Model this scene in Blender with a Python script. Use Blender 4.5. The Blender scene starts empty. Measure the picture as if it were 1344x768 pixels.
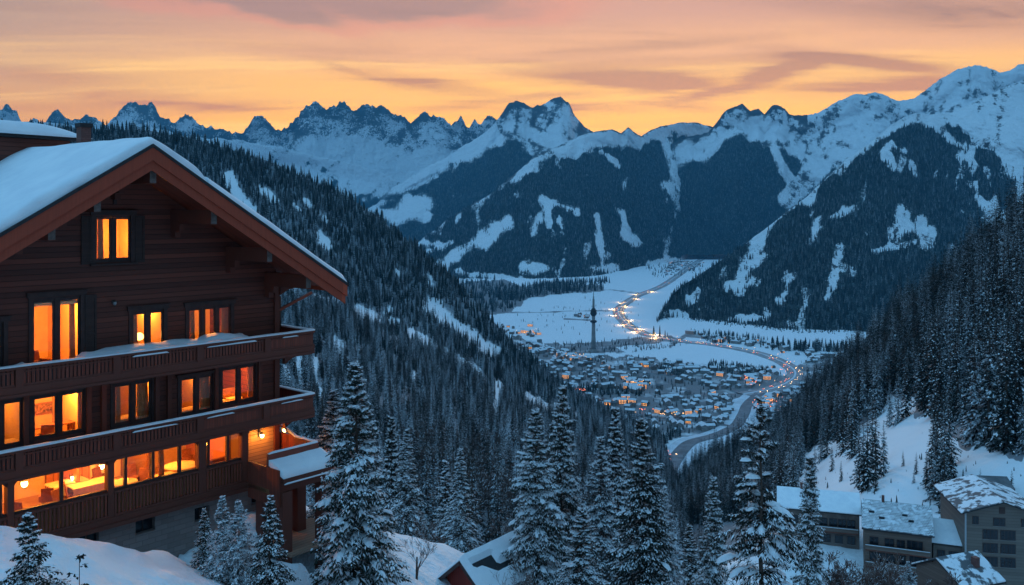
import bpy, bmesh, math, random
import numpy as np
from mathutils import Vector, Matrix

random.seed(7); RNG = np.random.default_rng(7)
SC = bpy.context.scene
COL = SC.collection
R = math.radians

# ------------------------------------------------------------------ camera
FPX, CX, HY = 1150.0, 672.0, 282.0          # focal length in photo pixels, principal column, horizon row
cam_d = bpy.data.cameras.new('camera'); cam = bpy.data.objects.new('camera', cam_d); COL.objects.link(cam)
cam.rotation_euler = (R(90), 0, 0)
cam_d.sensor_width = 36.0; cam_d.lens = FPX/1344*36; cam_d.shift_y = -(384-HY)/1344
cam_d.clip_start = 0.5; cam_d.clip_end = 60000
SC.camera = cam

def at(px, py, Y):
    return ((px-CX)/FPX*Y, Y, -(py-HY)/FPX*Y)

# ------------------------------------------------------------------ object helpers
def tag(o, label=None, cat=None, group=None, kind=None):
    if label: o['label'] = label
    if cat: o['category'] = cat
    if group: o['group'] = group
    if kind: o['kind'] = kind
    return o

def empty(name, loc=(0,0,0), rz=0.0, scale=1.0):
    o = bpy.data.objects.new(name, None); COL.objects.link(o)
    o.location = loc; o.rotation_euler = (0,0,rz); o.scale = (scale,)*3
    o.empty_display_size = 0.3
    return o

def link_mesh(name, me, parent=None):
    o = bpy.data.objects.new(name, me); COL.objects.link(o)
    if parent is not None: o.parent = parent
    return o

def np_mesh(name, verts, faces, mats, mat_idx=None, smooth=False):
    """verts (n,3); faces (m,k) int array or list of such arrays"""
    me = bpy.data.meshes.new(name)
    if not isinstance(faces, list): faces = [faces]
    faces = [np.asarray(f, dtype=np.int32) for f in faces if len(f)]
    verts = np.asarray(verts, dtype=np.float32)
    me.vertices.add(len(verts)); me.vertices.foreach_set('co', verts.ravel())
    loops = np.concatenate([f.ravel() for f in faces])
    sizes = np.concatenate([np.full(len(f), f.shape[1], dtype=np.int32) for f in faces])
    starts = np.concatenate([[0], np.cumsum(sizes)[:-1]]).astype(np.int32)
    me.loops.add(len(loops)); me.loops.foreach_set('vertex_index', loops)
    me.polygons.add(len(sizes)); me.polygons.foreach_set('loop_start', starts)
    try: me.polygons.foreach_set('loop_total', sizes)
    except Exception: pass
    if mat_idx is not None: me.polygons.foreach_set('material_index', np.asarray(mat_idx, dtype=np.int32))
    if smooth: me.polygons.foreach_set('use_smooth', np.ones(len(sizes), dtype=bool))
    for m in (mats if isinstance(mats, (list, tuple)) else [mats]): me.materials.append(m)
    me.update(calc_edges=True); me.validate()
    return me

class MB:
    """collects boxes, bars and tubes in one mesh"""
    def __init__(s, off=(0,0,0)): s.v=[]; s.f=[]; s.m=[]; s.off=off; s.sm=[]
    def add(s, vs, fs, m=0, smooth=False):
        b=len(s.v); s.v += [tuple(p) for p in vs]
        for f in fs: s.f.append(tuple(i+b for i in f)); s.m.append(m); s.sm.append(smooth)
    def box(s, x0,x1,y0,y1,z0,z1, m=0):
        if x0>x1: x0,x1=x1,x0
        if y0>y1: y0,y1=y1,y0
        if z0>z1: z0,z1=z1,z0
        v=[(x0,y0,z0),(x1,y0,z0),(x1,y1,z0),(x0,y1,z0),(x0,y0,z1),(x1,y0,z1),(x1,y1,z1),(x0,y1,z1)]
        s.add(v,[(0,3,2,1),(4,5,6,7),(0,1,5,4),(1,2,6,5),(2,3,7,6),(3,0,4,7)],m)
    def bar(s, a, b, w, h, m=0, up=(0,0,1)):
        a=Vector(a); b=Vector(b); t=(b-a).normalized(); up=Vector(up)
        if abs(t.dot(up))>.98: up=Vector((1,0,0))
        sx=t.cross(up).normalized(); sz=sx.cross(t)
        v=[]
        for p in (a,b):
            for (i,j) in ((-1,-1),(1,-1),(1,1),(-1,1)): v.append(p+sx*(i*w/2)+sz*(j*h/2))
        s.add(v,[(0,1,2,3),(7,6,5,4),(0,4,5,1),(1,5,6,2),(2,6,7,3),(3,7,4,0)],m)
    def tube(s, pts, rad, n=6, m=0, cap=True):
        pts=[Vector(p) for p in pts]
        if not hasattr(rad,'__len__'): rad=[rad]*len(pts)
        rings=[]
        for i,p in enumerate(pts):
            t=(pts[min(i+1,len(pts)-1)]-pts[max(i-1,0)]).normalized()
            up=Vector((0,0,1)) if abs(t.z)<.9 else Vector((1,0,0))
            a=t.cross(up).normalized(); b=a.cross(t)
            rings.append([p+a*(rad[i]*math.cos(k*2*math.pi/n))+b*(rad[i]*math.sin(k*2*math.pi/n)) for k in range(n)])
        fs=[]
        for i in range(len(pts)-1):
            for k in range(n):
                k2=(k+1)%n; fs.append((i*n+k,i*n+k2,(i+1)*n+k2,(i+1)*n+k))
        if cap:
            fs.append(tuple(range(n))[::-1]); fs.append(tuple((len(pts)-1)*n+k for k in range(n)))
        s.add([q for r in rings for q in r],fs,m,True)
    def lathe(s, c, prof, n=16, m=0):
        vs=[];fs=[]
        for (r,z) in prof:
            for k in range(n): vs.append((c[0]+r*math.cos(k*2*math.pi/n), c[1]+r*math.sin(k*2*math.pi/n), c[2]+z))
        for i in range(len(prof)-1):
            for k in range(n):
                k2=(k+1)%n; fs.append((i*n+k,i*n+k2,(i+1)*n+k2,(i+1)*n+k))
        fs.append(tuple(range(n))[::-1]); fs.append(tuple((len(prof)-1)*n+k for k in range(n)))
        s.add(vs,fs,m,True)
    def poly_prism(s, poly, y0, y1, m=0):
        """poly of (x,z) extruded from y0 to y1"""
        n=len(poly)
        v=[(x,y0,z) for x,z in poly]+[(x,y1,z) for x,z in poly]
        f=[tuple(range(n)), tuple(range(2*n-1,n-1,-1))]
        f+=[(i,(i+1)%n+0 if False else i+n,(i+1)%n+n,(i+1)%n) for i in range(n)]
        s.add(v,f,m)
    def build(s, name, mats, parent=None):
        me=bpy.data.meshes.new(name)
        o=s.off
        me.from_pydata([(p[0]+o[0],p[1]+o[1],p[2]+o[2]) for p in s.v],[],s.f)
        for m in (mats if isinstance(mats,(list,tuple)) else [mats]): me.materials.append(m)
        me.polygons.foreach_set('material_index', s.m); me.polygons.foreach_set('use_smooth', s.sm)
        bm=bmesh.new(); bm.from_mesh(me); bmesh.ops.recalc_face_normals(bm,faces=bm.faces); bm.to_mesh(me); bm.free()
        me.update()
        return link_mesh(name, me, parent)

# ------------------------------------------------------------------ numpy noise
def _hash(ix, iy, iz, seed):
    h = (ix.astype(np.int64)*374761393 + iy.astype(np.int64)*668265263 + iz.astype(np.int64)*2147483647 + seed*974711) & 0xffffffff
    h = ((h ^ (h >> 13))*1274126177) & 0xffffffff
    h = (h ^ (h >> 16))
    return (h & 0xffffff)/float(0xffffff)
def vnoise(x, y, z=None, seed=0):
    x=np.asarray(x,float); y=np.asarray(y,float); z=np.zeros_like(x) if z is None else np.asarray(z,float)
    ix,iy,iz=np.floor(x),np.floor(y),np.floor(z); fx,fy,fz=x-ix,y-iy,z-iz
    fx=fx*fx*(3-2*fx); fy=fy*fy*(3-2*fy); fz=fz*fz*(3-2*fz)
    def c(a,b,d): return _hash(ix+a,iy+b,iz+d,seed)
    x00=c(0,0,0)*(1-fx)+c(1,0,0)*fx; x10=c(0,1,0)*(1-fx)+c(1,1,0)*fx
    x01=c(0,0,1)*(1-fx)+c(1,0,1)*fx; x11=c(0,1,1)*(1-fx)+c(1,1,1)*fx
    return (x00*(1-fy)+x10*fy)*(1-fz)+(x01*(1-fy)+x11*fy)*fz
def fbm(x, y, z=None, oct=5, seed=0, gain=.5):
    x=np.asarray(x,float); y=np.asarray(y,float); z=np.zeros_like(x) if z is None else np.asarray(z,float)
    s=0;a=1;t=0;f=1
    for i in range(oct):
        s=s+a*vnoise(x*f,y*f,z*f,seed+i*17); t+=a; a*=gain; f*=2.03
    return s/t
def ridged(x, y, z=None, oct=5, seed=0, gain=.5):
    x=np.asarray(x,float); y=np.asarray(y,float); z=np.zeros_like(x) if z is None else np.asarray(z,float)
    s=0;a=1;t=0;f=1
    for i in range(oct):
        s=s+a*(1-np.abs(2*vnoise(x*f,y*f,z*f,seed+i*31)-1)); t+=a; a*=gain; f*=2.07
    return s/t
def sstep(a,b,x):
    t=np.clip((np.asarray(x,float)-a)/(b-a),0,1); return t*t*(3-2*t)

# ------------------------------------------------------------------ materials
def new_mat(name):
    m=bpy.data.materials.new(name); m.use_nodes=True
    nt=m.node_tree; b=nt.nodes['Principled BSDF']
    return m,nt,b
def N(nt,t,**kw):
    n=nt.nodes.new(t)
    for k,v in kw.items():
        if k.startswith('i_'):
            key=k[2:]; key=int(key) if key.isdigit() else key.replace('_',' ')
            n.inputs[key].default_value=v
        else: setattr(n,k,v)
    return n
def L(nt,a,b): nt.links.new(a,b)
def mixc(nt, fac, a, b):
    n=nt.nodes.new('ShaderNodeMix'); n.data_type='RGBA'
    for sock,val in ((n.inputs[0],fac),(n.inputs[6],a),(n.inputs[7],b)):
        if hasattr(val,'is_output'): nt.links.new(val,sock)
        elif isinstance(val,(int,float)): sock.default_value=val
        else: sock.default_value=(*val,1) if len(val)==3 else val
    return n.outputs[2]
def mth(nt, op, a, b=None, c=None, clamp=False):
    n=nt.nodes.new('ShaderNodeMath'); n.operation=op; n.use_clamp=clamp
    for i,val in enumerate((a,b,c)):
        if val is None: continue
        if hasattr(val,'is_output'): nt.links.new(val,n.inputs[i])
        else: n.inputs[i].default_value=val
    return n.outputs[0]
def ramp(nt, fac, lo, hi):
    n=nt.nodes.new('ShaderNodeMapRange'); n.interpolation_type='SMOOTHSTEP'; n.clamp=True
    nt.links.new(fac,n.inputs[0]); n.inputs[1].default_value=lo; n.inputs[2].default_value=hi
    return n.outputs[0]
def noise_out(nt, scale, detail=4, rough=.55, vec=None, coord='Object', mapscale=None):
    t=nt.nodes.new('ShaderNodeTexNoise'); t.inputs['Scale'].default_value=scale; t.inputs['Detail'].default_value=detail; t.inputs['Roughness'].default_value=rough
    if vec is None:
        tc=nt.nodes.new('ShaderNodeTexCoord'); vec=tc.outputs[coord]
    if mapscale:
        mp=nt.nodes.new('ShaderNodeMapping'); mp.inputs['Scale'].default_value=mapscale; nt.links.new(vec,mp.inputs[0]); vec=mp.outputs[0]
    nt.links.new(vec,t.inputs['Vector'])
    return t.outputs['Fac']
def bump(nt,b,h,strength=.3,dist=.05):
    n=nt.nodes.new('ShaderNodeBump'); n.inputs['Strength'].default_value=strength; n.inputs['Distance'].default_value=dist
    nt.links.new(h,n.inputs['Height']); nt.links.new(n.outputs[0],b.inputs['Normal'])

def m_simple(name,c,rough=.7,var=.25,scale=3.0,bstr=.15,metal=0,mapscale=None):
    m,nt,b=new_mat(name)
    n=noise_out(nt,scale,5,.6,mapscale=mapscale)
    lo=tuple(max(0,x*(1-var)) for x in c); hi=tuple(min(1,x*(1+var)) for x in c)
    L(nt,mixc(nt,ramp(nt,n,.3,.7),lo,hi),b.inputs['Base Color'])
    b.inputs['Roughness'].default_value=rough; b.inputs['Metallic'].default_value=metal
    if bstr: bump(nt,b,n,bstr,.02)
    return m

def m_snow(name, scale=1.2, bstr=.35, bdist=.12):
    m,nt,b=new_mat(name)
    n=noise_out(nt,scale,6,.6); n2=noise_out(nt,scale*7,3,.6)
    L(nt,mixc(nt,ramp(nt,n,.3,.7),(.74,.77,.82),(.84,.86,.89)),b.inputs['Base Color'])
    b.inputs['Roughness'].default_value=.65; b.inputs['Specular IOR Level'].default_value=.25
    bump(nt,b,mth(nt,'MULTIPLY_ADD',n2,.25,n),bstr,bdist)
    return m

def m_wood(name, c, plank=.2, axis='Z', var=.35, rough=.65, groove=.5, line=.10):
    """boards with a groove between them, laid across one axis"""
    m,nt,b=new_mat(name)
    tc=N(nt,'ShaderNodeTexCoord'); sp=N(nt,'ShaderNodeSeparateXYZ'); L(nt,tc.outputs['Object'],sp.inputs[0])
    q=mth(nt,'DIVIDE',sp.outputs[axis],plank)
    fr=mth(nt,'FRACT',q); fl=mth(nt,'FLOOR',q)
    edge=mth(nt,'MINIMUM',fr,mth(nt,'SUBTRACT',1.0,fr))
    g=ramp(nt,edge,0.0,line)                              # 0 in the groove
    wn=N(nt,'ShaderNodeTexWhiteNoise',noise_dimensions='1D'); L(nt,fl,wn.inputs['W'])
    ms={'Z':(.35,.35,9),'X':(9,.35,.35),'Y':(.35,9,.35)}[axis]
    gr=noise_out(nt,2.2,6,.65,mapscale=ms)
    v=mth(nt,'ADD',mth(nt,'MULTIPLY',wn.outputs['Value'],.5),mth(nt,'MULTIPLY',gr,.5))
    lo=tuple(x*(1-var) for x in c); hi=tuple(x*(1+var) for x in c)
    colr=mixc(nt,v,lo,hi)
    colr=mixc(nt,g,tuple(x*.25 for x in c),colr)
    L(nt,colr,b.inputs['Base Color']); b.inputs['Roughness'].default_value=rough
    bump(nt,b,mth(nt,'MULTIPLY_ADD',gr,.15,g),groove,.03)
    return m

def m_emit(name,c,s):
    m=bpy.data.materials.new(name); m.use_nodes=True; nt=m.node_tree; nt.nodes.clear()
    o=N(nt,'ShaderNodeOutputMaterial'); e=N(nt,'ShaderNodeEmission'); e.inputs[0].default_value=(*c,1); e.inputs[1].default_value=s
    L(nt,e.outputs[0],o.inputs[0]); return m

def m_glass(name, refl=.10, tint=(1,1,1)):
    m=bpy.data.materials.new(name); m.use_nodes=True; nt=m.node_tree; nt.nodes.clear()
    o=N(nt,'ShaderNodeOutputMaterial'); t=N(nt,'ShaderNodeBsdfTransparent'); t.inputs[0].default_value=(*tint,1)
    g=N(nt,'ShaderNodeBsdfGlossy'); g.inputs['Roughness'].default_value=.03
    f=N(nt,'ShaderNodeFresnel'); f.inputs[0].default_value=1.45
    mx=N(nt,'ShaderNodeMixShader'); L(nt,f.outputs[0],mx.inputs[0]); L(nt,t.outputs[0],mx.inputs[1]); L(nt,g.outputs[0],mx.inputs[2])
    L(nt,mx.outputs[0],o.inputs[0]); return m

def m_needle(name, c=(.022,.034,.026), frost=.5, fscale=9.0, vary=.26):
    """needles: dark green, with rime where the spray faces up"""
    m,nt,b=new_mat(name)
    n=noise_out(nt,fscale,4,.65)
    ge=N(nt,'ShaderNodeNewGeometry'); sp=N(nt,'ShaderNodeSeparateXYZ'); L(nt,ge.outputs['Normal'],sp.inputs[0])
    up=mth(nt,'ABSOLUTE',sp.outputs['Z'])
    oi=N(nt,'ShaderNodeObjectInfo'); rnd=oi.outputs['Random']
    nn=mth(nt,'ADD',n,mth(nt,'MULTIPLY_ADD',rnd,vary,-vary/2))
    f=mth(nt,'MULTIPLY',ramp(nt,nn,.62-.3*frost,.80-.3*frost),ramp(nt,up,.25,.8))
    base=mixc(nt,rnd,tuple(x*.55 for x in c),tuple(x*1.6 for x in c))
    L(nt,mixc(nt,mth(nt,'MULTIPLY',f,.85),base,(.72,.76,.82)),b.inputs['Base Color'])
    b.inputs['Roughness'].default_value=.8; b.inputs['Specular IOR Level'].default_value=.2
    return m

M={}
M['snow']=m_snow('snow'); M['roof_snow']=m_snow('roof_snow',.8,.5,.10); M['bank_snow']=m_snow('bank_snow',.4,1.0,.5)
M['tree_snow']=m_snow('tree_snow',6,.5,.04)
M['siding']=m_wood('dark_siding',(.135,.030,.017),.21,'Z',.8)
M['boards']=m_wood('vertical_boards',(.20,.039,.020),.13,'X',.4)
M['sideboards']=m_wood('side_boards',(.20,.039,.020),.13,'Y',.4)
M['beam']=m_wood('beam_wood',(.15,.034,.019),4.0,'X',.3,groove=.1,line=.001)
M['barge']=m_wood('red_barge_board',(.40,.058,.022),30.,'X',.6,groove=.1,line=.0005)
M['soffit']=m_wood('soffit_boards',(.26,.045,.02),.16,'Y',.35)
M['trim']=m_simple('dark_trim',(.05,.020,.017),.6,.3,4,.1)
M['shutter']=m_wood('shutter_wood',(.05,.024,.02),.07,'Z',.3)
M['endgrain']=m_simple('beam_end',(.12,.09,.08),.8,.3,8,.2)
M['membrane']=m_simple('roof_felt',(.02,.02,.023),.8,.3,4,.1)
M['plaster']=m_simple('warm_plaster',(.74,.50,.27),.85,.08,2,.05)
M['room_wood']=m_wood('room_panelling',(.55,.27,.11),.18,'X',.25)
M['room_floor']=m_wood('room_floor_boards',(.42,.22,.10),.15,'Y',.3,rough=.4)
M['furn']=m_simple('furniture_wood',(.30,.12,.05),.45,.3,6,.05)
M['cloth']=m_simple('table_linen',(.75,.62,.42),.85,.1,5,.05)
M['uphol']=m_simple('brown_upholstery',(.22,.075,.04),.9,.25,8,.1)
M['curtain']=m_simple('orange_curtain',(.62,.30,.12),.9,.15,5,.05)
M['glass']=m_glass('window_glass')
M['darkglass']=m_simple('unlit_glass',(.012,.016,.022),.08,.2,1,0)
M['metal']=m_simple('dark_metal',(.05,.05,.055),.45,.3,10,.05,metal=.6)
M['grey']=m_simple('grey_metal',(.35,.36,.38),.5,.2,10,.05,metal=.3)
M['lamp']=m_emit('lamp_glow',(1.0,.55,.16),14)
M['lampshade']=m_simple('lamp_shade',(.08,.06,.05),.5,.2,8,.05)
def m_stone(name, c, sx=.55, sz=.22):
    m,nt,b=new_mat(name)
    tc=N(nt,'ShaderNodeTexCoord'); mp=N(nt,'ShaderNodeMapping'); mp.inputs['Rotation'].default_value=(R(90),0,0); L(nt,tc.outputs['Object'],mp.inputs[0])
    br=N(nt,'ShaderNodeTexBrick'); L(nt,mp.outputs[0],br.inputs['Vector'])
    br.inputs['Scale'].default_value=1; br.inputs['Brick Width'].default_value=sx; br.inputs['Row Height'].default_value=sz; br.inputs['Mortar Size'].default_value=.012
    br.inputs['Color1'].default_value=(*[x*.75 for x in c],1); br.inputs['Color2'].default_value=(*[x*1.25 for x in c],1); br.inputs['Mortar'].default_value=(*[x*.5 for x in c],1)
    n=noise_out(nt,5,5,.65)
    L(nt,mixc(nt,n,br.outputs['Color'],tuple(x*.9 for x in c)),b.inputs['Base Color']); b.inputs['Roughness'].default_value=.9
    bump(nt,b,mth(nt,'SUBTRACT',n,br.outputs['Fac']),.6,.04)
    return m
M['stone']=m_stone('stone_masonry',(.25,.18,.165))
M['brick']=m_stone('chimney_brick',(.16,.07,.06),.25,.09)
M['bark']=m_simple('bark',(.07,.045,.035),.95,.4,12,.5,mapscale=(1,1,.2))
M['needle']=m_needle('needles',(.018,.027,.021),.16,7,.06)
M['needle_dark']=m_needle('needles_dark',(.013,.020,.016),.08,7,.05)
M['needle_frost']=m_needle('needles_frosted',(.026,.036,.033),.55,7,.1)
M['far_needle']=m_needle('forest_needles',(.016,.024,.023),.36,34)
M['mid_needle']=m_needle('slope_needles',(.019,.027,.026),.50,34,.34)
M['far_needle_plain']=m_needle('far_forest_needles',(.014,.022,.021),.29,26,.24)
# ================================================================== CHALET
OX, OY, OZ = -9.57, 42.0, -14.9
CU, SU = .6445, .7646                        # facade direction
ANG = math.atan2(SU, CU)
def PU(px, d):
    """facade coordinate u of picture column px on the plane at depth d"""
    k=(px-CX)/FPX
    return (k*OY-OX+d*(SU+k*CU))/(CU-k*SU)
def PZ(px, py, d):
    u=PU(px,d); return -(py-HY)/FPX*(OY+u*SU+d*CU)
def UDW(u,d,z):
    return (OX+u*CU-d*SU, OY+u*SU+d*CU, z)
chalet=empty('chalet',(OX,OY,OZ),ANG)
tag(chalet,'large dark timber chalet with glowing windows, snowy roof and three stacked balconies','chalet')
def CB(): return MB((0,0,-OZ))
def part(mb,name,mat,parent=None): return mb.build(name,mat,parent or chalet)

UR, UA, UL = -1.16, -9.147, -17.13            # wall right corner, apex, left corner
DW, DBK = 1.3, 13.5                          # wall plane, back wall
ZA, SL = 2.69, .623                          # roof apex, slope
ZB1, ZB2, ZG = -6.52, -9.56, -12.05          # undersides of balconies, of the veranda
def zroof(u): return ZA-SL*abs(u-UA)
TH=.95                                       # barge board depth

# ---- windows: (left px, right px, top py at left, bottom py at left, lights, state)
def opening(pl,pr,pt,pb): 
    u0,u1=PU(pl,DW),PU(pr,DW); return [u0,u1,PZ(pl,pb,DW),PZ(pl,pt,DW)]
OPEN={
 'attic': opening(124,173,283,345),
 'a': opening(41,107,392,492), 'b': opening(172,216,409,470), 'c': opening(246,304,404,458),
 'w00': opening(-40,-8,520,600),
 'w0': opening(2,31,523,590), 'w1': opening(42,112,514,580), 'w2': opening(148,200,501,562), 'w3': opening(236,280,496,548), 'w4': opening(290,336,480,534),
 'a0': opening(-22,6,425,500),
}
for k in ('a','b','c','a0'): OPEN[k][2]=max(OPEN[k][2],-6.35)
for k in ('a','a0'): OPEN[k][2]=-6.35
OPEN['a0'][3]=OPEN['a0'][3]
for k in ('w00','w0','w1','w2','w3','w4'): OPEN[k][3]=min(OPEN[k][3],-6.95)
# ---- front wall with openings
def front_wall():
    us=sorted({UL,UR,UA}|{o[0] for o in OPEN.values()}|{o[1] for o in OPEN.values()})
    zs=sorted({-9.4,2.9}|{o[2] for o in OPEN.values()}|{o[3] for o in OPEN.values()})
    bm=bmesh.new()
    vv={}
    def V(u,z):
        k=(round(u,4),round(z,4))
        if k not in vv: vv[k]=bm.verts.new((u,DW,z-OZ))
        return vv[k]
    for i in range(len(us)-1):
        for j in range(len(zs)-1):
            um,zm=(us[i]+us[i+1])/2,(zs[j]+zs[j+1])/2
            if um<UL or um>UR: continue
            if any(o[0]<um<o[1] and o[2]<zm<o[3] for o in OPEN.values()): continue
            bm.faces.new((V(us[i],zs[j]),V(us[i+1],zs[j]),V(us[i+1],zs[j+1]),V(us[i],zs[j+1])))
    for sgn in (-1,1):
        nrm=Vector((sgn*SL,0,1)).normalized()
        bmesh.ops.bisect_plane(bm,geom=bm.verts[:]+bm.edges[:]+bm.faces[:],plane_co=(UA,DW,ZA-.32-OZ),plane_no=nrm,clear_outer=True)
    ret=bmesh.ops.extrude_face_region(bm,geom=bm.faces[:])
    for v in [g for g in ret['geom'] if isinstance(g,bmesh.types.BMVert)]: v.co.y+=.18
    bmesh.ops.recalc_face_normals(bm,faces=bm.faces)
    me=bpy.data.meshes.new('front_wall'); bm.to_mesh(me); bm.free(); me.materials.append(M['siding'])
    return link_mesh('front_wall',me,chalet)
front_wall()
b=CB()
zt=zroof(UR)-.35
b.box(UR-.18,UR,DW+.181,DBK,-12.0,zt); b.box(UL,UL+.18,DW+.181,DBK,-12.0,zt)
b.poly_prism([(UL,-12),(UR,-12),(UR,zt),(UA,ZA-.35),(UL,zt)],DBK,DBK+.18)
part(b,'wall',M['siding'])
# ground-floor wall beside the veranda and front wall left of frame
UV=PU(325,0)                                  # right end of the glazed veranda
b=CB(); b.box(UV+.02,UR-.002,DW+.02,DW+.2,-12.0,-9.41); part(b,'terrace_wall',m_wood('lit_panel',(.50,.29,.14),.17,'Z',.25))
# corner posts, log ends
b=CB(); b.box(UR-.12,UR+.14,DW-.12,DW+.16,-12,zt-.1)
for zz in (-3.9,-6.9): pass
part(b,'corner_post',M['beam'])

# ---- windows
rooms={}
def window(key,lights=2,sill=True,shut=None,dark=False,head=.16,kind='window'):
    u0,u1,z0,z1=OPEN[key]
    f=CB(); w=.11; yf,yb=DW-.05,DW+.13
    f.box(u0-w,u0+.05,yf,yb,z0-.05,z1+.02); f.box(u1-.05,u1+w,yf,yb,z0-.05,z1+.02)
    f.box(u0-w-.06,u1+w+.06,yf-.04,yb,z1+.021,z1+.02+head); f.box(u0+.05,u1-.05,DW+.02,yb,z0,z0+.09); f.box(u0+.05,u1-.05,DW+.02,yb,z1-.07,z1+.015)
    f.box(u0-w-.1,u1+w+.1,yf-.10,DW+.0,z1+.02+head+.002,z1+.06+head)
    fr=part(f,kind,M['trim'])
    n=lights; wl=(u1-u0-.1)/n
    for i in range(1,n):
        mm=CB(); uc=u0+.05+i*wl; mm.box(uc-.075,uc+.075,DW+.01,DW+.11,z0+.092,z1-.072); part(mm,'mullion',M['trim'],fr)
    for i in range(n):
        a=u0+.05+i*wl+(.076 if i else 0); c=u0+.05+(i+1)*wl-(.076 if i<n-1 else 0)
        s=CB()
        for (x0,x1,q0,q1) in ((a,a+.07,z0+.092,z1-.072),(c-.07,c,z0+.092,z1-.072),(a+.071,c-.071,z0+.092,z0+.17),(a+.071,c-.071,z1-.15,z1-.072)): s.box(x0,x1,DW+.04,DW+.09,q0,q1)
        part(s,'sash',M['trim'],fr)
        g=CB(); g.box(a+.071,c-.071,DW+.06,DW+.066,z0+.171,z1-.151); part(g,'pane',M['glass'],fr)
    if sill:
        s=CB(); s.box(u0-.2,u1+.2,DW-.16,DW-.001,z0-.12,z0-.051); part(s,'sill',M['trim'],fr)
    if shut:
        for (x0,x1) in shut:
            s=CB(); y0,y1=DW-.07,DW-.012
            s.box(x0,x0+.08,y0,y1,z0-.05,z1+.0); s.box(x1-.08,x1,y0,y1,z0-.05,z1)
            for (q0,q1) in ((z0-.05,z0+.06),(z1-.11,z1),((z0+z1)/2-.05,(z0+z1)/2+.05)): s.box(x0+.081,x1-.081,y0,y1,q0,q1)
            s.box(x0+.081,x1-.081,y0+.025,y1,z0+.061,z1-.111)
            part(s,'shutter',M['shutter'])
    return fr
window('attic',2,shut=[(PU(106,DW),OPEN['attic'][0]-.115),(OPEN['attic'][1]+.115,PU(189,DW))])
o=OPEN['a']; window('a',2,False,shut=[(o[1]+.115,PU(126,DW))]); window('a0',1,False)
window('b',2,False); window('c',3,False); 
for k,n in (('w00',1),('w0',1),('w1',2),('w2',2),('w3',2),('w4',2)): window(k,n,False,head=.08)
# pilasters on the first floor
for px,mat in ((34,'beam'),(116.5,'barge'),(136,'barge'),(206,'beam'),(222,'beam'),(284,'beam'),(341,'beam')):
    p=CB(); u=PU(px,DW-.1); p.box(u-.09,u+.09,DW-.17,DW-.002,ZB2+.02,ZB1-.02); part(p,'pilaster',M['beam'] if mat=='beam' else M['soffit'])
# ---- rooms: floors, back walls, partitions
b=CB(); b.box(UL+.181,UR-.181,DW+.182,DBK-.01,ZB1-.12,ZB1+.12); b.box(UL+.181,UR-.181,DW+.182,DBK-.01,ZB2-.12,ZB2+.12)
b.box(UL+.181,UR-.181,DW+.182,DBK-.01,-3.55,-3.42)
part(b,'floor_slab',M['plaster'])
b=CB(); b.box(UL,UV,.06,DBK-.02,ZG+.02,ZG+.16); part(b,'ground_floor',M['room_floor'])
b=CB(); b.box(UL+.19,UR-.19,DW+.19,6.7,ZB1+.121,ZB1+.14); b.box(UL+.19,UR-.19,DW+.19,6.7,ZB2+.121,ZB2+.14); part(b,'upper_floor_boards',M['room_floor'])
b=CB()
b.box(UL+.19,UR-.19,6.8,6.95,ZB1+.12,-3.56); b.box(UL+.19,UR-.19,5.6,5.75,ZB2+.12,ZB1-.12); b.box(UL+.19,UR-.19,5.0,5.15,ZG+.16,ZB2-.12)
b.box(UL+.19,UR-.19,4.5,4.65,-3.4,0.6)
for u in (PU(26,DW),PU(140,DW),PU(228,DW)): b.box(u-.07,u+.07,DW+.19,6.79,ZB1+.141,-3.56)
for u in (PU(36,DW),PU(130,DW),PU(218,DW),PU(285,DW)): b.box(u-.07,u+.07,DW+.19,5.59,ZB2+.141,ZB1-.121)
for u in (PU(100,DW),PU(205,DW)): b.box(u-.07,u+.07,DW+.19,4.49,-3.41,0.3)
part(b,'room_wall',M['plaster'])
b=CB()
for u,y0 in ((PU(110,2.5),3.0),(PU(196,2.5),2.6),(UV-.1,1.32)): b.box(u-.07,u+.07,y0,4.99,ZG+.161,ZB2-.121)
b.box(PU(60,4.9),PU(118,4.9),4.85,4.99,ZG+.162,ZB2-.122)
part(b,'room_partition',m_wood('red_panelling',(.50,.18,.07),.3,'X',.2))

# ---- veranda glazing and its posts at the balcony plane
VP=[(-60,-50),(9,18),(141,149),(260,270),(317,325)]
zs0=PZ(0,680,0)+.02; ZV0,ZV1=-10.92,ZB2-.02
for (p0,p1) in VP[1:]:
    u0,u1=PU(p0,0),PU(p1,0)
    p=CB(); p.box(u0,u1,-.06,.26,ZG+.0,ZV1); 
    # curved bracket heads
    for sgn,uu in ((-1,u0),(1,u1)):
        p.poly_prism([(uu,ZV1),(uu+sgn*.30,ZV1),(uu+sgn*.28,ZV1-.10),(uu+sgn*.12,ZV1-.14),(uu,ZV1-.30)],.0,.2)
    part(p,'veranda_post',M['beam'])
spans=[(PU(18,0),PU(141,0),[80.5]),(PU(149,0),PU(260,0),[164.5,200.5,235.5]),(PU(270,0),PU(317,0),[273,298.5]),(-18.5,PU(9,0),[0])]
for (u0,u1,mul) in spans:
    f=CB(); f.box(u0,u1,.06,.20,ZV0,ZV0+.09); fr=part(f,'veranda_window',M['trim'])
    f=CB(); f.box(u0,u1,.06,.20,ZV1-.12,ZV1); part(f,'head_rail',M['trim'],fr)
    cuts=[u0]+[PU(m,.1) for m in mul]+[u1]
    for c in cuts[1:-1]:
        q=CB(); q.box(c-.055,c+.055,.05,.19,ZV0+.091,ZV1-.121); part(q,'mullion',M['trim'],fr)
    for i in range(len(cuts)-1):
        q=CB(); q.box(cuts[i]+.056,cuts[i+1]-.056,.10,.106,ZV0+.091,ZV1-.121); part(q,'pane',M['glass'],fr)
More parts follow.
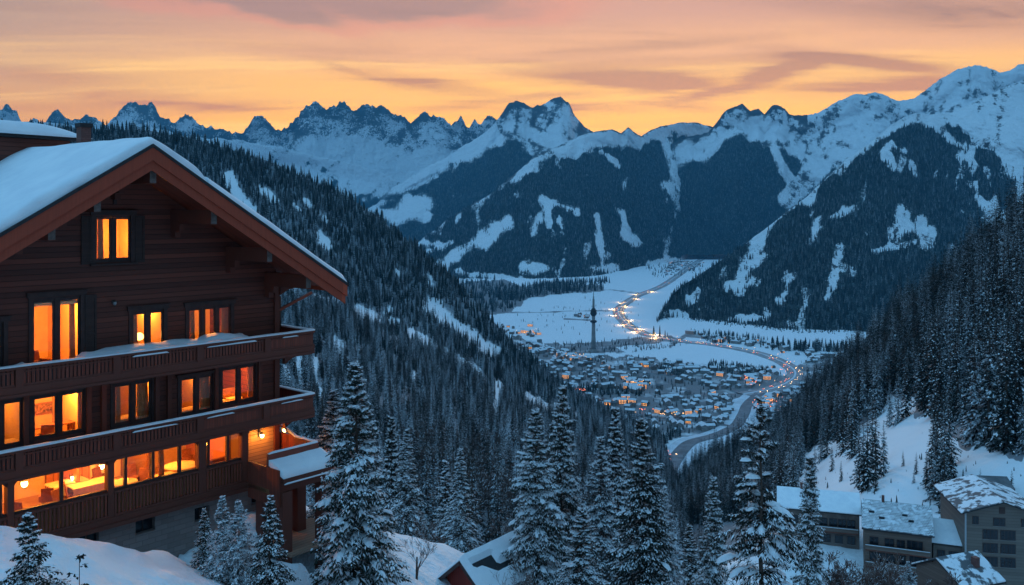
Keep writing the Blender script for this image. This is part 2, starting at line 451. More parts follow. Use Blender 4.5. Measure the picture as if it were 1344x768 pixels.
b=CB(); b.box(UV-.05,UV+.0,.27,DW+.0,ZG+.17,ZV1); part(b,'veranda_end_wall',M['room_wood'])
# spandrel balustrade of the veranda
def slats(mb,u0,u1,z0,z1,y,step=.145,w=.095,t=.03):
    n=max(1,int((u1-u0)/step)); s=(u1-u0)/n
    for i in range(n): mb.box(u0+i*s+(s-w)/2,u0+i*s+(s+w)/2,y-t/2,y+t/2,z0,z1)
for (u0,u1,mul) in spans:
    s=CB(); slats(s,u0,u1,ZG+.22,ZV0-.09,-.03); part(s,'baluster_panel',M['boards'])
    s=CB(); s.box(u0,u1,-.09,.05,ZV0-.09,ZV0-.003); part(s,'handrail',M['beam'])
    s=CB(); s.box(u0,u1,-.08,.04,ZG+.12,ZG+.22); part(s,'bottom_rail',M['beam'])
    s=CB(); s.box(u0,u1,.16,.19,ZG+.17,ZV0-.002); part(s,'parapet_board',M['room_wood'])
s=CB(); s.box(-18.5,UV,-.12,.3,ZG-.10,ZG+.118); s.box(-18.5,UV,-.20,.0,ZG-.26,ZG-.102); part(s,'veranda_fascia',M['beam'])

# ---- snow strips
def snow_strip(path, w, h, seed=0, name='rail_snow', parent=None, n=60, mat='roof_snow', ragged=.35):
    """rounded strip of snow lying along a list of (u,d,z) points"""
    P=[Vector(p) for p in path]; Ls=[0]
    for i in range(1,len(P)): Ls.append(Ls[-1]+(P[i]-P[i-1]).length)
    T=Ls[-1]; vs=[];fs=[]; K=8
    ss=sorted(set(list(np.linspace(0,T,n))+Ls))
    for i,s in enumerate(ss):
        j=max(k for k in range(len(Ls)) if Ls[k]<=s+1e-9); j=min(j,len(P)-2)
        f=(s-Ls[j])/max(1e-6,Ls[j+1]-Ls[j]); p=P[j].lerp(P[j+1],f)
        t=(P[j+1]-P[j]).normalized()
        if abs(s-Ls[j])<1e-6 and j>0: t=((P[j+1]-P[j]).normalized()+(P[j]-P[j-1]).normalized()).normalized()
        side=Vector((-t.y,t.x,0)).normalized()
        k=1+ragged*(float(fbm(np.array([s*.7+seed*9.1]),np.array([seed*3.3]),oct=4)[0])-.5)*2
        e=min(1,min(s,T-s)/.12+.15)
        for q in range(K+1):
            a=math.pi*q/K; vs.append(p+side*(math.cos(a)*w/2*(.85+.15*k))+Vector((0,0,math.sin(a)**.7*h*k*e)))
    for i in range(len(ss)-1):
        for q in range(K): fs.append((i*(K+1)+q,i*(K+1)+q+1,(i+1)*(K+1)+q+1,(i+1)*(K+1)+q))
        fs.append((i*(K+1)+K,i*(K+1),(i+1)*(K+1),(i+1)*(K+1)+K))
    m=CB(); m.add(vs,fs,0,True); return part(m,name,M[mat],parent)

# ---- balconies
def balcony(zb,posts,seed,solid_from):
    ztop=zb+.98; L0=-18.6
    b=CB(); b.box(L0,0,-.0,DW-.002,zb+.06,zb+.2); b.box(UR+.002,0,DW,7.5,zb+.06,zb+.2); deck=part(b,'balcony_floor',M['soffit'])
    b=CB()
    b.box(L0,.06,-.10,-.002,zb,zb+.26); b.box(.002,.06,0,7.5,zb,zb+.26); b.box(L0,.02,-.16,-.06,zb-.10,zb-.002)
    b.box(L0,.0,.0,.16,zb-.16,zb-.002)
    fas=part(b,'balcony_fascia',M['beam'])
    b=CB(); b.box(L0,.08,-.11,.07,ztop-.10,ztop); b.box(-.07,.08,.071,7.5,ztop-.10,ztop); part(b,'handrail',M['beam'])
    b=CB(); b.box(L0,.06,-.07,.03,zb+.261,zb+.34); part(b,'bottom_rail',M['beam'])
    pu=[(PU(a,0),PU(c,0)) for a,c in posts]
    for (a,c) in pu:
        p=CB(); p.box(a,c,-.13,.06,zb+.262,ztop-.101); part(p,'rail_post',M['beam'])
    edges=[L0]+[x for ac in pu for x in ac]+[0]
    for i in range(0,len(edges),2):
        a,c=edges[i],edges[i+1]
        if c-a<.1: continue
        s=CB()
        if i/2>=solid_from: s.box(a,c,-.05,-.01,zb+.341,ztop-.101)
        else:
            slats(s,a,c,zb+.341,ztop-.101,-.03,.15,.105)
            q=CB(); q.box(a,c,.0,.012,zb+.341,ztop-.101); part(q,'panel_backing',M['membrane'])
        part(s,'baluster_panel',M['boards'])
        s=CB(); s.box(a+.05,c-.05,-.09,-.055,ztop-.22,ztop-.16); part(s,'rail_ledge',M['beam'])
    s=CB(); s.box(.01,.05,.0,7.5,zb+.261,ztop-.101); part(s,'baluster_panel',M['sideboards'])
    # outriggers under the slab at the corner
    for d in (.55,3.2):
        p=CB(); p.poly_prism([(UR,zb-.02),(-.12,zb-.02),(-.2,zb-.22),(-.75,zb-.30),(UR,zb-.55)],d,d+.22); part(p,'bracket',M['beam'])
    snow_strip([(L0,-.02,ztop),(.0,-.02,ztop),(.0,7.4,ztop)],.24,.085,seed,n=130)
    # snow clinging to the ledge outside
    for i in range(0,len(edges),2):
        a,c=edges[i],edges[i+1]
        if c-a>1. and i!=2: snow_strip([(a+.15+(c-a)*.1*(i%3),-.09,ztop-.17),(a+.15+(c-a)*(.45+.12*((i*7+seed)%4)),-.09,ztop-.17)],.07,.045,seed+i+3,name='ledge_snow',n=40,ragged=1.0)
balcony(ZB1,[(19,29),(147,157),(257,266),(346,354)],1,4)
balcony(ZB2,[(19,29),(147,157),(257,266),(344,352)],2,3)
# drift on the upper balcony, higher than the rail
def drift(u0,u1,d0,d1,z,h,seed,name='balcony_snow',nu=50,nd=8,parent=None,edge=.25):
    uu=np.linspace(u0,u1,nu); dd=np.linspace(d0,d1,nd); U,D=np.meshgrid(uu,dd,indexing='ij')
    e=np.minimum(np.minimum((U-u0),(u1-U))/edge,np.minimum((D-d0),(d1-D))/edge); e=1-(1-np.clip(e,0,1))**2
    Z=z+h*e*(.55+.9*fbm(U*.45+seed,D*.8,oct=4,seed=seed))
    vs=np.stack([U,D,Z],-1).reshape(-1,3); vs=np.concatenate([vs,np.stack([U,D,np.full_like(U,z)],-1).reshape(-1,3)])
    idx=np.arange(nu*nd).reshape(nu,nd); q=np.stack([idx[:-1,:-1],idx[1:,:-1],idx[1:,1:],idx[:-1,1:]],-1).reshape(-1,4)
    m=CB(); m.add(vs.tolist(),[tuple(x) for x in q.tolist()],0,True); return part(m,name,M['roof_snow'],parent)
drift(PU(100,.6),PU(330,.6),.1,1.15,ZB1+.2,.88,5); drift(PU(-40,.6),PU(40,.6),.1,1.0,ZB1+.2,.8,8)

# ---- roof
RD0,RD1=-2.2,15.0; HE=9.44
def roof_prism(mb,off0,off1,d0,d1,u0=-HE,u1=HE,m=0):
    """both slopes between two vertical offsets under the roof line"""
    for (a,bb) in ((u0,0),(0,u1)):
        P=[(UA+a,ZA-SL*abs(a)-off0),(UA+bb,ZA-SL*abs(bb)-off0),(UA+bb,ZA-SL*abs(bb)-off1),(UA+a,ZA-SL*abs(a)-off1)]
        mb.poly_prism(P,d0,d1,m)
rf=CB(); roof_prism(rf,.10,.26,RD0+.06,RD1); roof=part(rf,'roof',M['soffit'])
rf=CB(); roof_prism(rf,-.03,.098,RD0-.09,RD1,-HE-.06,HE+.06); part(rf,'roof_felt',M['membrane'],roof)
rf=CB(); roof_prism(rf,.10,.60,RD0-.05,RD0+.055); part(rf,'barge_board',M['barge'],roof)
rf=CB(); roof_prism(rf,.602,.98,RD0+.03,RD0+.10,-HE+.05,HE-.05); part(rf,'barge_board',M['barge'],roof)
rf=CB(); 
for sgn in (-1,1):
    ue=UA+sgn*HE; rf.box(ue-.04,ue+.03,RD0+.056,RD1,zroof(ue)-.42,zroof(ue)-.098)
part(rf,'eaves_board',M['barge'],roof)
# purlins with pale ends
for px,py in ((201,222),(128,265),(68,305),(281,282),(354,330),(405,369)):
    d=RD0+.25; u=PU(px,d); zt2=zroof(u)-.74 if abs(u-UA)>.3 else ZA-.86
    p=CB(); p.box(u-.13,u+.13,d+.012,DW+.1,zt2-.62,zt2-.02); pu=part(p,'purlin',M['beam'])
    p=CB(); p.box(u-.125,u+.125,d-.0,d+.011,zt2-.60,zt2-.03); part(p,'beam_end',M['endgrain'],pu)
    p=CB(); p.poly_prism([(u-.11,0),(u+.11,0),(u+.11,.2),(u-.11,.2)],0,.1) if False else None
    # stepped corbel under the purlin near the wall
    q=CB(); q.box(u-.12,u+.12,DW-.75,DW-.001,zt2-.95,zt2-.622); q.box(u-.12,u+.12,DW-.4,DW-.001,zt2-1.2,zt2-.952); part(q,'corbel',M['beam'])
# eaves beam and strut at the right corner
ub=PU(410,1.2); ze=PZ(400,366,1.2)
p=CB(); p.box(UR+.141,ub,1.1,1.38,ze-.25,ze+.2); p.poly_prism([(UR+.141,ze-.25),(ub,ze-.25),(ub-.1,ze-.42),(ub-.5,ze-.34),(UR+.6,ze-.45),(UR+.141,ze-.7)],1.12,1.36); part(p,'eaves_beam',M['beam'])
p=CB(); p.bar((UR+.1,1.24,PZ(361,408,1.24)),(ub-.02,1.24,PZ(409,384,1.24)),.12,.12); part(p,'strut',M['soffit'])
# half-landing board on wall under the apex
p=CB(); p.box(PU(148,DW),PU(152,DW),DW-.1,DW-.001,PZ(148,268,DW),PZ(148,228,DW)); part(p,'wall_strap',M['trim'])

# roof snow: one slab per side with a rounded lip
def roof_snow(u0,u1,d0,d1,thick,nu,nd,name,seed,rel=0.03):
    uu=np.linspace(u0,u1,nu); dd=d0+(d1-d0)*np.linspace(0,1,nd)**1.5; U,D=np.meshgrid(uu,dd,indexing='ij')
    t=thick(U,D)
    f=np.clip((D-d0)/.34,0,1); t=t*(.45+.55*np.sqrt(1-(1-f)**2))
    base=ZA-SL*np.abs(U-UA)+rel
    wob=.24*(fbm(U*.9,D*0+seed,oct=5,seed=seed)-.5)
    top=np.stack([U,D+np.where(D<=d0+1e-6,wob,0),base+t],-1).reshape(-1,3); bot=np.stack([U,D,base],-1).reshape(-1,3)
    idx=np.arange(nu*nd).reshape(nu,nd); n0=nu*nd
    q=np.stack([idx[:-1,:-1],idx[1:,:-1],idx[1:,1:],idx[:-1,1:]],-1).reshape(-1,4).tolist()
    for i in range(nu-1): q.append((idx[i,0]+n0,idx[i+1,0]+n0,idx[i+1,0],idx[i,0]))
    for j in range(nd-1): q.append((idx[0,j],idx[0,j+1],idx[0,j+1]+n0,idx[0,j]+n0)); q.append((idx[-1,j]+n0,idx[-1,j+1]+n0,idx[-1,j+1],idx[-1,j]))
    m=CB(); m.add(np.concatenate([top,bot]).tolist(),[tuple(map(int,x)) for x in q],0,True); return part(m,name,M['roof_snow'],roof)
uR=PU(274,RD0)
def thickL(U,D):
    t=.46+.34*(fbm(U*.28+3,D*.22,oct=4,seed=4)-.45)
    ends=np.clip((U-(UA-HE-.15))/.5,0,1); t=t*(1-(1-ends)**2)
    r=np.clip((uR+.0-U)/.55,0,1); t=.10+(t-.10)*(1-(1-r)**2)
    t=t-.10*np.exp(-((U-UA)/.5)**2)
    # windblown crest higher towards the back near the ridge
    t=t+.010*np.clip(D,0,12)*np.exp(-((U-UA)/1.6)**2)
    return np.maximum(t,.04)
roof_snow(UA-HE-.15,uR,RD0+.02,RD1,thickL,120,44,'roof_snow',3)
def thickR(U,D):
    t=.33+.10*(fbm(U*.8,D*.5,oct=3,seed=9)-.4)
    e=np.clip((UA+HE+.12-U)/.3,0,1); return np.maximum(t*(1-(1-e)**2),.03)
roof_snow(uR+.001,UA+HE+.12,RD0+.0,RD1,thickR,70,24,'roof_snow',6)

# chimney on the ridge, dormer behind
dc=4.6; uc=PU(110,dc); zc1=PZ(110,164,dc)
p=CB(); p.box(uc-.22,uc+.22,dc-.22,dc+.22,ZA-2.0,zc1-.12); ch=part(p,'chimney',M['brick'],roof)
p=CB(); p.box(uc-.27,uc+.27,dc-.27,dc+.27,zc1-.119,zc1+.06); part(p,'chimney_cap',M['membrane'],ch)
# wide dormer on the left slope: wall, roof plate, snow
dd0,dd1=9.5,14.5
ud1=PU(92,dd0); ud0=UA-9.2; zd=PZ(60,183,dd0)
p=CB(); p.box(ud0+.3,ud1,dd0,dd1,zd-4,zd-.002); dm=part(p,'dormer',M['siding'],roof)
p=CB(); p.box(ud0,ud1+.35,dd0-.35,dd1,zd,zd+.14); part(p,'dormer_roof',M['membrane'],dm)
uu=np.linspace(ud0-.05,ud1+.95,40); dd=dd0-.42+(dd1-dd0)*np.linspace(0,1,24)**1.6; U,D=np.meshgrid(uu,dd,indexing='ij')
e=np.clip((D-dd0+.42)/.5,0,1); e2=np.clip((ud1+.95-U)/2.4,0,1)
T=(.62*(1-(1-e)**2)*.8+.12)*(1-(1-e2)**1.6)*(.85+.3*fbm(U*.4,D*.3,oct=3))
top=np.stack([U,D,zd+.142+T],-1).reshape(-1,3); bot=np.stack([U,D,np.full_like(U,zd+.142)],-1).reshape(-1,3)
nu,nd=U.shape; idx=np.arange(nu*nd).reshape(nu,nd); n0=nu*nd
q=np.stack([idx[:-1,:-1],idx[1:,:-1],idx[1:,1:],idx[:-1,1:]],-1).reshape(-1,4).tolist()
for i in range(nu-1): q.append((idx[i,0]+n0,idx[i+1,0]+n0,idx[i+1,0],idx[i,0]))
m=CB(); m.add(np.concatenate([top,bot]).tolist(),[tuple(map(int,x)) for x in q],0,True); part(m,'dormer_snow',M['roof_snow'],dm)

# ---- stone base with its openings
SB=.34
sbo=[(PU(a,SB),PU(c,SB),PZ(a,t2,SB),PZ(a,t1,SB)) for a,c,t1,t2 in ((102,130,705,724),(178,203.5,684,704),(255.5,275,668,687),(330,350,649,664))]
us=sorted({-18.2,UR+.02}|{x for o in sbo for x in o[:2]}); zs=sorted({-17.5,ZG-.262}|{x for o in sbo for x in o[2:]})
b=CB()
for i in range(len(us)-1):
    for j in range(len(zs)-1):
        um,zm=(us[i]+us[i+1])/2,(zs[j]+zs[j+1])/2
        if any(o[0]<um<o[1] and o[2]<zm<o[3] for o in sbo): continue
        b.box(us[i],us[i+1],SB,SB+.35,zs[j],zs[j+1])
b.box(UR-.36,UR,SB+.351,DBK,-17.5,ZG-.02)
part(b,'stone_base',M['stone'])
for o_ in sbo:
    f=CB(); f.box(o_[0],o_[1],SB+.25,SB+.28,o_[2],o_[3]); w=part(f,'basement_window',M['darkglass'])
    f=CB(); f.box(o_[0],o_[1],SB-.06,SB+.24,o_[2]-.0,o_[2]+.05); part(f,'sill',M['stone'],w)
    f=CB(); uc_=(o_[0]+o_[1])/2; f.box(uc_-.02,uc_+.02,SB+.22,SB+.249,o_[2]+.051,o_[3]); part(f,'frame',M['trim'],w)
# ---- terrace at the right end
TL,TR=PU(323,0),-.98; TW=-2.5; ZT=-11.95
b=CB(); b.box(TL,0.0,-1.75,-.13,ZT-.2,ZT); b.box(TL+2.,1.2,-.129,7,ZT-.2,ZT); part(b,'terrace_floor',M['room_floor'])
b=CB(); b.box(TL+.02,TR,TW+.85,TW+.95,ZT+.001,-10.45); b.box(TL,TL+.1,TW,-.14,-12.6,-11.0)
b.box(TR-.02,TR+.08,TW+.85,0,-11.95,-10.45)
part(b,'terrace_parapet',M['sideboards'])
b=CB(); b.bar((TR+.03,0,-10.5),(1.3,6.0,-10.5),.1,.1); b.box(TR+.09,TR+.13,0,5.5,-11.95,-10.46); part(b,'terrace_parapet',M['soffit'])
# snow-laden lean-to roof in front of the terrace
b=CB(); 
b.add([(TL+.1,TW+.85,-10.95),(TR+.15,TW+.85,-10.95),(TR+.15,TW-.15,-11.3),(TL+.1,TW-.15,-11.3),(TL+.1,TW+.85,-11.15),(TR+.15,TW+.85,-11.15),(TR+.15,TW-.15,-11.5),(TL+.1,TW-.15,-11.5)],[(0,1,2,3),(7,6,5,4),(0,3,7,4),(1,5,6,2),(3,2,6,7),(0,4,5,1)])
b.box(TL+.1,TR+.15,TW-.19,TW-.151,-11.62,-11.30)
b.box(TL+.02,TR+.1,TW+.0,TW+.3,-11.95,-11.52)
lean=part(b,'lean_to_roof',M['beam'])
nu,nd=30,10
uu=np.linspace(TL+.05,TR+.2,nu); dd=np.linspace(TW-.24,TW+.84,nd); U,D=np.meshgrid(uu,dd,indexing='ij')
base=-11.3+(D-TW+.15)*.35; e=np.clip((D-dd[0])/.3,0,1); e=.2+.8*(1-(1-e)**2)
T=.25*e*(.8+.5*fbm(U*.8,D,oct=3,seed=2)); 
top=np.stack([U,D,base+T],-1).reshape(-1,3); bot=np.stack([U,D,base+.004],-1).reshape(-1,3); idx=np.arange(nu*nd).reshape(nu,nd); n0=nu*nd
q=np.stack([idx[:-1,:-1],idx[1:,:-1],idx[1:,1:],idx[:-1,1:]],-1).reshape(-1,4).tolist()
for i in range(nu-1): q.append((idx[i,0]+n0,idx[i+1,0]+n0,idx[i+1,0],idx[i,0]))
for j in range(nd-1): q.append((idx[0,j],idx[0,j+1],idx[0,j+1]+n0,idx[0,j]+n0)); q.append((idx[-1,j]+n0,idx[-1,j+1]+n0,idx[-1,j+1],idx[-1,j]))
m=CB(); m.add(np.concatenate([top,bot]).tolist(),[tuple(map(int,x)) for x in q],0,True); part(m,'lean_to_snow',M['roof_snow'],lean)
snow_strip([(TL+.1,TW-.23,-11.58),(TR+.15,TW-.23,-11.58)],.09,.06,21,'ledge_snow',n=20)
snow_strip([(TL+.05,TW+.9,-10.45),(TR+.0,TW+.9,-10.45),(TR+.03,-.02,-10.45),(1.25,6,-10.45)],.16,.08,22,'rail_snow',n=40)
for (u,d) in ((TL+.35,TW+.12),(TR-.25,TW+.12),(TL+.3,-.9),(TR-.25,-.6)):
    b=CB(); b.box(u-.24,u+.24,d-.24,d+.24,-17,-11.955); part(b,'terrace_post',M['beam'])
b=CB(); b.box(TL+.3,.1,-2.9,.3,-14.72,-14.60); part(b,'entrance_deck',m_wood('deck_boards',(.34,.20,.14),.25,'Y',.3))
# gutter downpipe at the right corner
b=CB(); b.tube([(UR+.22,DW-.02,ze-.75),(UR+.22,DW-.02,ZB1+1.0)],.05,8); part(b,'downpipe',M['trim'])

# ---- lamps
def wall_lamp(u,d,z,name='wall_lamp',lit=True,s=1.0):
    s*=.8
    b=CB(); b.box(u-.05*s,u+.05*s,d-.03,d,z-.1*s,z+.12*s); b.bar((u,d-.02,z+.1*s),(u,d-.22*s,z+.13*s),.03*s,.03*s)
    b.lathe((u,d-.22*s,z),[(.02*s,.13*s),(.11*s,.07*s),(.12*s,.05*s)],10); b.lathe((u,d-.22*s,z),[(.05*s,-.17*s),(.07*s,-.15*s),(.05*s,-.14*s)],10)
    lm=part(b,name,M['lampshade'])
    b=CB(); b.lathe((u,d-.22*s,z),[(.02*s,-.13*s),(.075*s,-.10*s),(.09*s,-.03*s),(.08*s,.045*s)],12); part(b,'lamp_glass',M['lamp'] if lit else M['grey'],lm)
def plight(name,u,d,z,e,c=(1,.335,.04),r=.12,par=None):
    l=bpy.data.lights.new(name,'POINT'); l.energy=e; l.color=c; l.shadow_soft_size=r
    o=bpy.data.objects.new(name,l); COL.objects.link(o); o.parent=chalet; o.location=(u,d,z-OZ); return o
wall_lamp(PU(148,DW),DW,PZ(148,397,DW),'outdoor_spotlight',False,1.0)
def lamp_at(px,py,d,e=30,s=1.25,par=None):
    u=PU(px,d); z=PZ(px,py,d); wall_lamp(u,d+.22,z,'wall_lamp',True,s); plight('wall_lamp_light',u,d-.12,z-.02,e)
lamp_at(344,571,DW-.25,40); 
u=UR+.16; wall_lamp(PU(371,1.9),1.95,PZ(371,563,1.9),'wall_lamp',True,1.2); plight('wall_lamp_light',PU(371,1.9),1.3,PZ(371,565,1.9),14)
lamp_at(91,627,4.6,22,1.5); lamp_at(96,626,3.4,14,1.3); lamp_at(31,633,3.2,22,1.7); lamp_at(133,611,4.6,25,1.5); lamp_at(257,587,4.5,18,1.5)
E=4.2
for (px,dd_,z,e) in ((82,3.4,-3.95,62),(198,3.4,-3.95,58),(280,3.4,-3.95,62),(2,3,-3.95,8),
                 (80,3.2,-7.1,58),(14,3.0,-7.2,10),(175,3.0,-7.2,10),(258,3.0,-7.2,12),(314,3.0,-7.1,52),
                 (150,3.0,-1.0,30)):
    plight('ceiling_light',PU(px,DW)+(.7 if px!=14 else -.5),dd_,z,e*E)
for (px,d,z,e) in ((45,2.4,-9.9,26),(105,2.4,-9.9,26),(165,2.4,-9.9,26),(225,2.4,-9.9,26),(290,2.0,-9.9,16),(-60,2.4,-9.9,16)):
    plight('ceiling_light',PU(px,d),d,z,e*E)
# ================================================================== FURNITURE AND CURTAINS INSIDE THE CHALET
def thing(name,u,d,z,rz,label,cat,group=None):
    o=empty(name,UDW(u,d,z),ANG+rz); return tag(o,label,cat,group)
GF=ZG+.162; F1=ZB2+.142; F2=ZB1+.142
def dining_table(u,d,z,lx,ly,label,rz=0,h=.74,cloth=True):
    t=thing('dining_table',u,d,z,rz,label,'table','tables behind the veranda glass')
    b=MB(); b.box(-lx/2,lx/2,-ly/2,ly/2,h-.05,h); b.build('table_top',M['cloth'] if cloth else M['furn'],t)
    for sx in (-1,1):
        for sy in (-1,1):
            b=MB(); b.box(sx*(lx/2-.1)-.035,sx*(lx/2-.1)+.035,sy*(ly/2-.1)-.035,sy*(ly/2-.1)+.035,0,h-.051); b.build('leg',M['furn'],t)
    if cloth:
        b=MB(); b.box(-lx/2-.012,lx/2+.012,-ly/2-.012,-ly/2-.002,h-.42,h-.0); b.box(lx/2+.002,lx/2+.012,-ly/2-.002,ly/2+.002,h-.42,h); b.build('table_cloth',M['cloth'],t)
    return t
def round_table(u,d,z,r,label):
    t=thing('round_table',u,d,z,0,label,'table','tables behind the veranda glass')
    b=MB(); b.lathe((0,0,0),[(r*.96,.70),(r,.72),(r,.74),(r*.98,.75)],24); b.build('table_top',M['cloth'],t)
    b=MB(); b.lathe((0,0,0),[(.28,0),(.26,.04),(.06,.08),(.05,.69)],12); b.build('pedestal',M['furn'],t)
def dining_chair(u,d,z,rz,label,arm=False):
    t=thing('dining_chair',u,d,z,rz,label,'chair','chairs behind the chalet windows')
    b=MB(); b.box(-.24,.24,-.24,.24,.40,.48); b.build('seat',M['uphol'],t)
    b=MB(); b.add([(-.24,.20,.48),(.24,.20,.48),(.24,.30,.98),(-.24,.30,.98),(-.24,.26,.48),(.24,.26,.48),(.22,.36,.98),(-.22,.36,.98)],[(0,1,2,3),(7,6,5,4),(0,4,5,1),(3,2,6,7),(0,3,7,4),(1,5,6,2)]); b.build('backrest',M['uphol'],t)
    for sx in (-1,1):
        for sy in (-1,1):
            b=MB(); b.bar((sx*.2,sy*.2,.4),(sx*.23,sy*.23,0),.04,.04); b.build('leg',M['furn'],t)
    if arm:
        for sx in (-1,1):
            b=MB(); b.box(sx*.27-.05,sx*.27+.05,-.24,.28,.42,.66); b.build('armrest',M['uphol'],t)
def U_(px,d): return PU(px,d)
# placed on the veranda floor by picture column at their depth
dining_table(U_(118,2.6),2.6,GF,1.7,.9,'long linen covered table in the glowing veranda, nearer the dark post with the lamp')
dining_table(U_(88,3.4),3.4,GF,1.5,.9,'linen covered table seen at the back behind the thin mullion of the left veranda window')
dining_chair(U_(96,2.4),2.4,GF,1.2,'brown chair beside the long linen table in the left veranda window')
dining_chair(U_(64,2.6),2.6,GF,2.6,'brown armchair below the pair of lit wall lamps in the veranda',True)
dining_chair(U_(134,3.4),3.4,GF,.4,'brown armchair in the veranda corner under the single lamp',True)
dining_chair(U_(82,1.6),1.6,GF,.5,'brown chair close to the veranda glass by the thin mullion')
round_table(U_(162,1.6),1.6,GF,.55,'small round table just right of the second dark veranda post')
dining_chair(U_(186,1.8),1.8,GF,-.9,'brown armchair between the round table and the curtain in the veranda',True)
dining_chair(U_(178,2.8),2.8,GF,.2,'brown chair behind the small round table in the veranda')
round_table(U_(238,2.0),2.0,GF,.75,'large round table behind the veranda window left of the third dark post')
dining_table(U_(216,1.2),1.2,GF,.9,.7,'small square linen table in front of the large round table')
dining_chair(U_(250,3.2),3.2,GF,.1,'brown chair behind the large round veranda table',True)
dining_chair(U_(30,1.6),1.6,GF,2.,'brown chair at the far left end of the lit veranda')
# sofa and low table behind the right veranda window
t=thing('sofa',U_(298,1.0),1.05,GF,.15,'low brown sofa with a pale throw behind the right veranda window','sofa')
b=MB(); b.box(-.7,.7,-.35,.3,.12,.42); b.build('seat',M['uphol'],t)
b=MB(); b.box(-.7,.7,.301,.48,.12,.85); b.build('backrest',M['uphol'],t)
b=MB(); b.box(-.35,.35,-.36,.29,.421,.46); b.build('throw_blanket',M['cloth'],t)
for sx in (-1,1):
    b=MB(); b.box(sx*.78-.075,sx*.78+.075,-.35,.48,.1,.6); b.build('armrest',M['uphol'],t)
# first floor
dining_chair(U_(60,2.3),2.3,F1,-.6,'dark red armchair in the bright first floor window, left pane',True)
dining_chair(U_(88,2.4),2.4,F1,.9,'dark red chair with a tall back in the right pane of the first floor window')
t=dining_table(U_(66,3.6),3.6,F1,1.8,.6,'narrow wooden sideboard table in the bright first floor room',cloth=False); t['group']='tables behind the upper windows'
t=dining_table(U_(14,2.0),2.0,F1,1.4,.8,'table with pale cloth in the dim far left first floor window'); t['group']='tables behind the upper windows'
t=dining_table(U_(172,2.1),2.1,F1,2.2,.7,'long low counter in the dim first floor window with the curtains',cloth=True,h=.85); t['group']='tables behind the upper windows'
t=dining_table(U_(250,2.0),2.0,F1,1.5,.7,'small table in the dim first floor window right of the pilasters'); t['group']='tables behind the upper windows'
t=thing('bed',U_(306,2.6),2.6,F1,0,'low bed with pillows in the bright first floor room at the corner','bed')
b=MB(); b.box(-.9,.9,-.9,.9,.1,.45); b.build('mattress',M['cloth'],t)
b=MB(); b.box(-.95,.95,.901,.98,0,1.0); b.build('headboard',M['furn'],t)
for s in (-1,1):
    b=MB(); b.box(s*.45-.35,s*.45+.35,.45,.85,.451,.58); b.build('pillow',M['cloth'],t)
# framed picture on the first floor wall
t=thing('wall_picture',U_(58,5.55),5.58,PZ(58,536,5.55)-.25,0,'small dark framed picture on the bright first floor wall','picture')
b=MB(); b.box(-.5,.5,-.03,.0,0,.5); b.build('frame',M['furn'],t)
b=MB(); b.box(-.44,.44,-.036,-.031,.06,.44); b.build('canvas',m_simple('painted_canvas',(.25,.13,.06),.8,.9,9,0),t)
# second floor
t=thing('table_lamp',U_(183,2.2),2.2,F2+.75,0,'small round table lamp in the middle window above the upper balcony','lamp')
b=MB(); b.lathe((0,0,0),[(.1,0),(.09,.02),(.03,.05),(.03,.25)],10); b.build('base',M['furn'],t)
b=MB(); b.lathe((0,0,.24),[(.10,0),(.17,.08),(.17,.2),(.08,.3)],14); b.build('lamp_shade',m_emit('shade_glow',(1,.5,.12),3),t)
t=dining_table(U_(183,2.2),2.2,F2,.9,.5,'bedside table under the round lamp in the second floor window',cloth=False,h=.75); t['group']='tables behind the upper windows'
dining_chair(U_(52,2.2),2.2,F2,.4,'brown chair at the foot of the tall second floor balcony door',True)
# curtains
def curtain(px0,px1,d,z0,z1,label,amp=.05):
    u0,u1=PU(px0,d),PU(px1,d); n=28; w=u1-u0
    t=thing('curtain',u0,d,z0,0,label,'curtain','orange curtains inside the chalet windows')
    vs=[];fs=[]
    for j,zz in enumerate((0,.3*(z1-z0),.7*(z1-z0),z1-z0)):
        for i in range(n+1):
            x=w*i/n*(1-.18*math.sin(math.pi*j/3*.5)); vs.append((x,amp*math.sin(i*1.55+j*.25)*(1-.3*(j==3)),zz))
    for j in range(3):
        for i in range(n): a=j*(n+1)+i; fs.append((a,a+1,a+n+2,a+n+1))
    m=MB(); m.add(vs,fs,0,True); m.build('curtain_fabric',M['curtain'],t)
    m=MB(); m.bar((-.1,0,z1-z0+.03),(w+.1,0,z1-z0+.03),.03,.03); m.build('curtain_rod',M['furn'],t)
for (a,c,lev,lab) in ((91,99,'a','curtain gathered at the right of the tall second floor balcony door'),
     (172,181,'b','curtain at the left side of the two pane second floor window'),
     (249,256,'c','curtain at the left side of the three pane second floor window'),(290,301,'c','curtain filling the right light of the three pane second floor window'),
     (102,110,'w1','curtain at the right edge of the brightest first floor window'),
     (180,196,'w2','dim curtain drawn across the right half of the first floor window between pilasters'),(152,158,'w2','dim curtain at the left edge of the first floor window between pilasters'),
     (262,277,'w3','dim reddish curtain in the right half of the narrow first floor window'),
     (325,334,'w4','curtain at the right edge of the first floor corner window')):
    z0,z1=OPEN[lev][2],OPEN[lev][3]
    curtain(a,c,DW+.45,z0+.02,z1+.05,lab)
for (a,c,lab) in ((195,201,'curtain beside the red panel in the middle veranda window'),(208,216,'curtain hanging behind the third light of the middle veranda window')):
    curtain(a,c,.75,GF+.02,ZB2-.15,lab)
curtain(128,136,DW+.45,OPEN['attic'][2],OPEN['attic'][3],'pale curtain in the left light of the attic window')
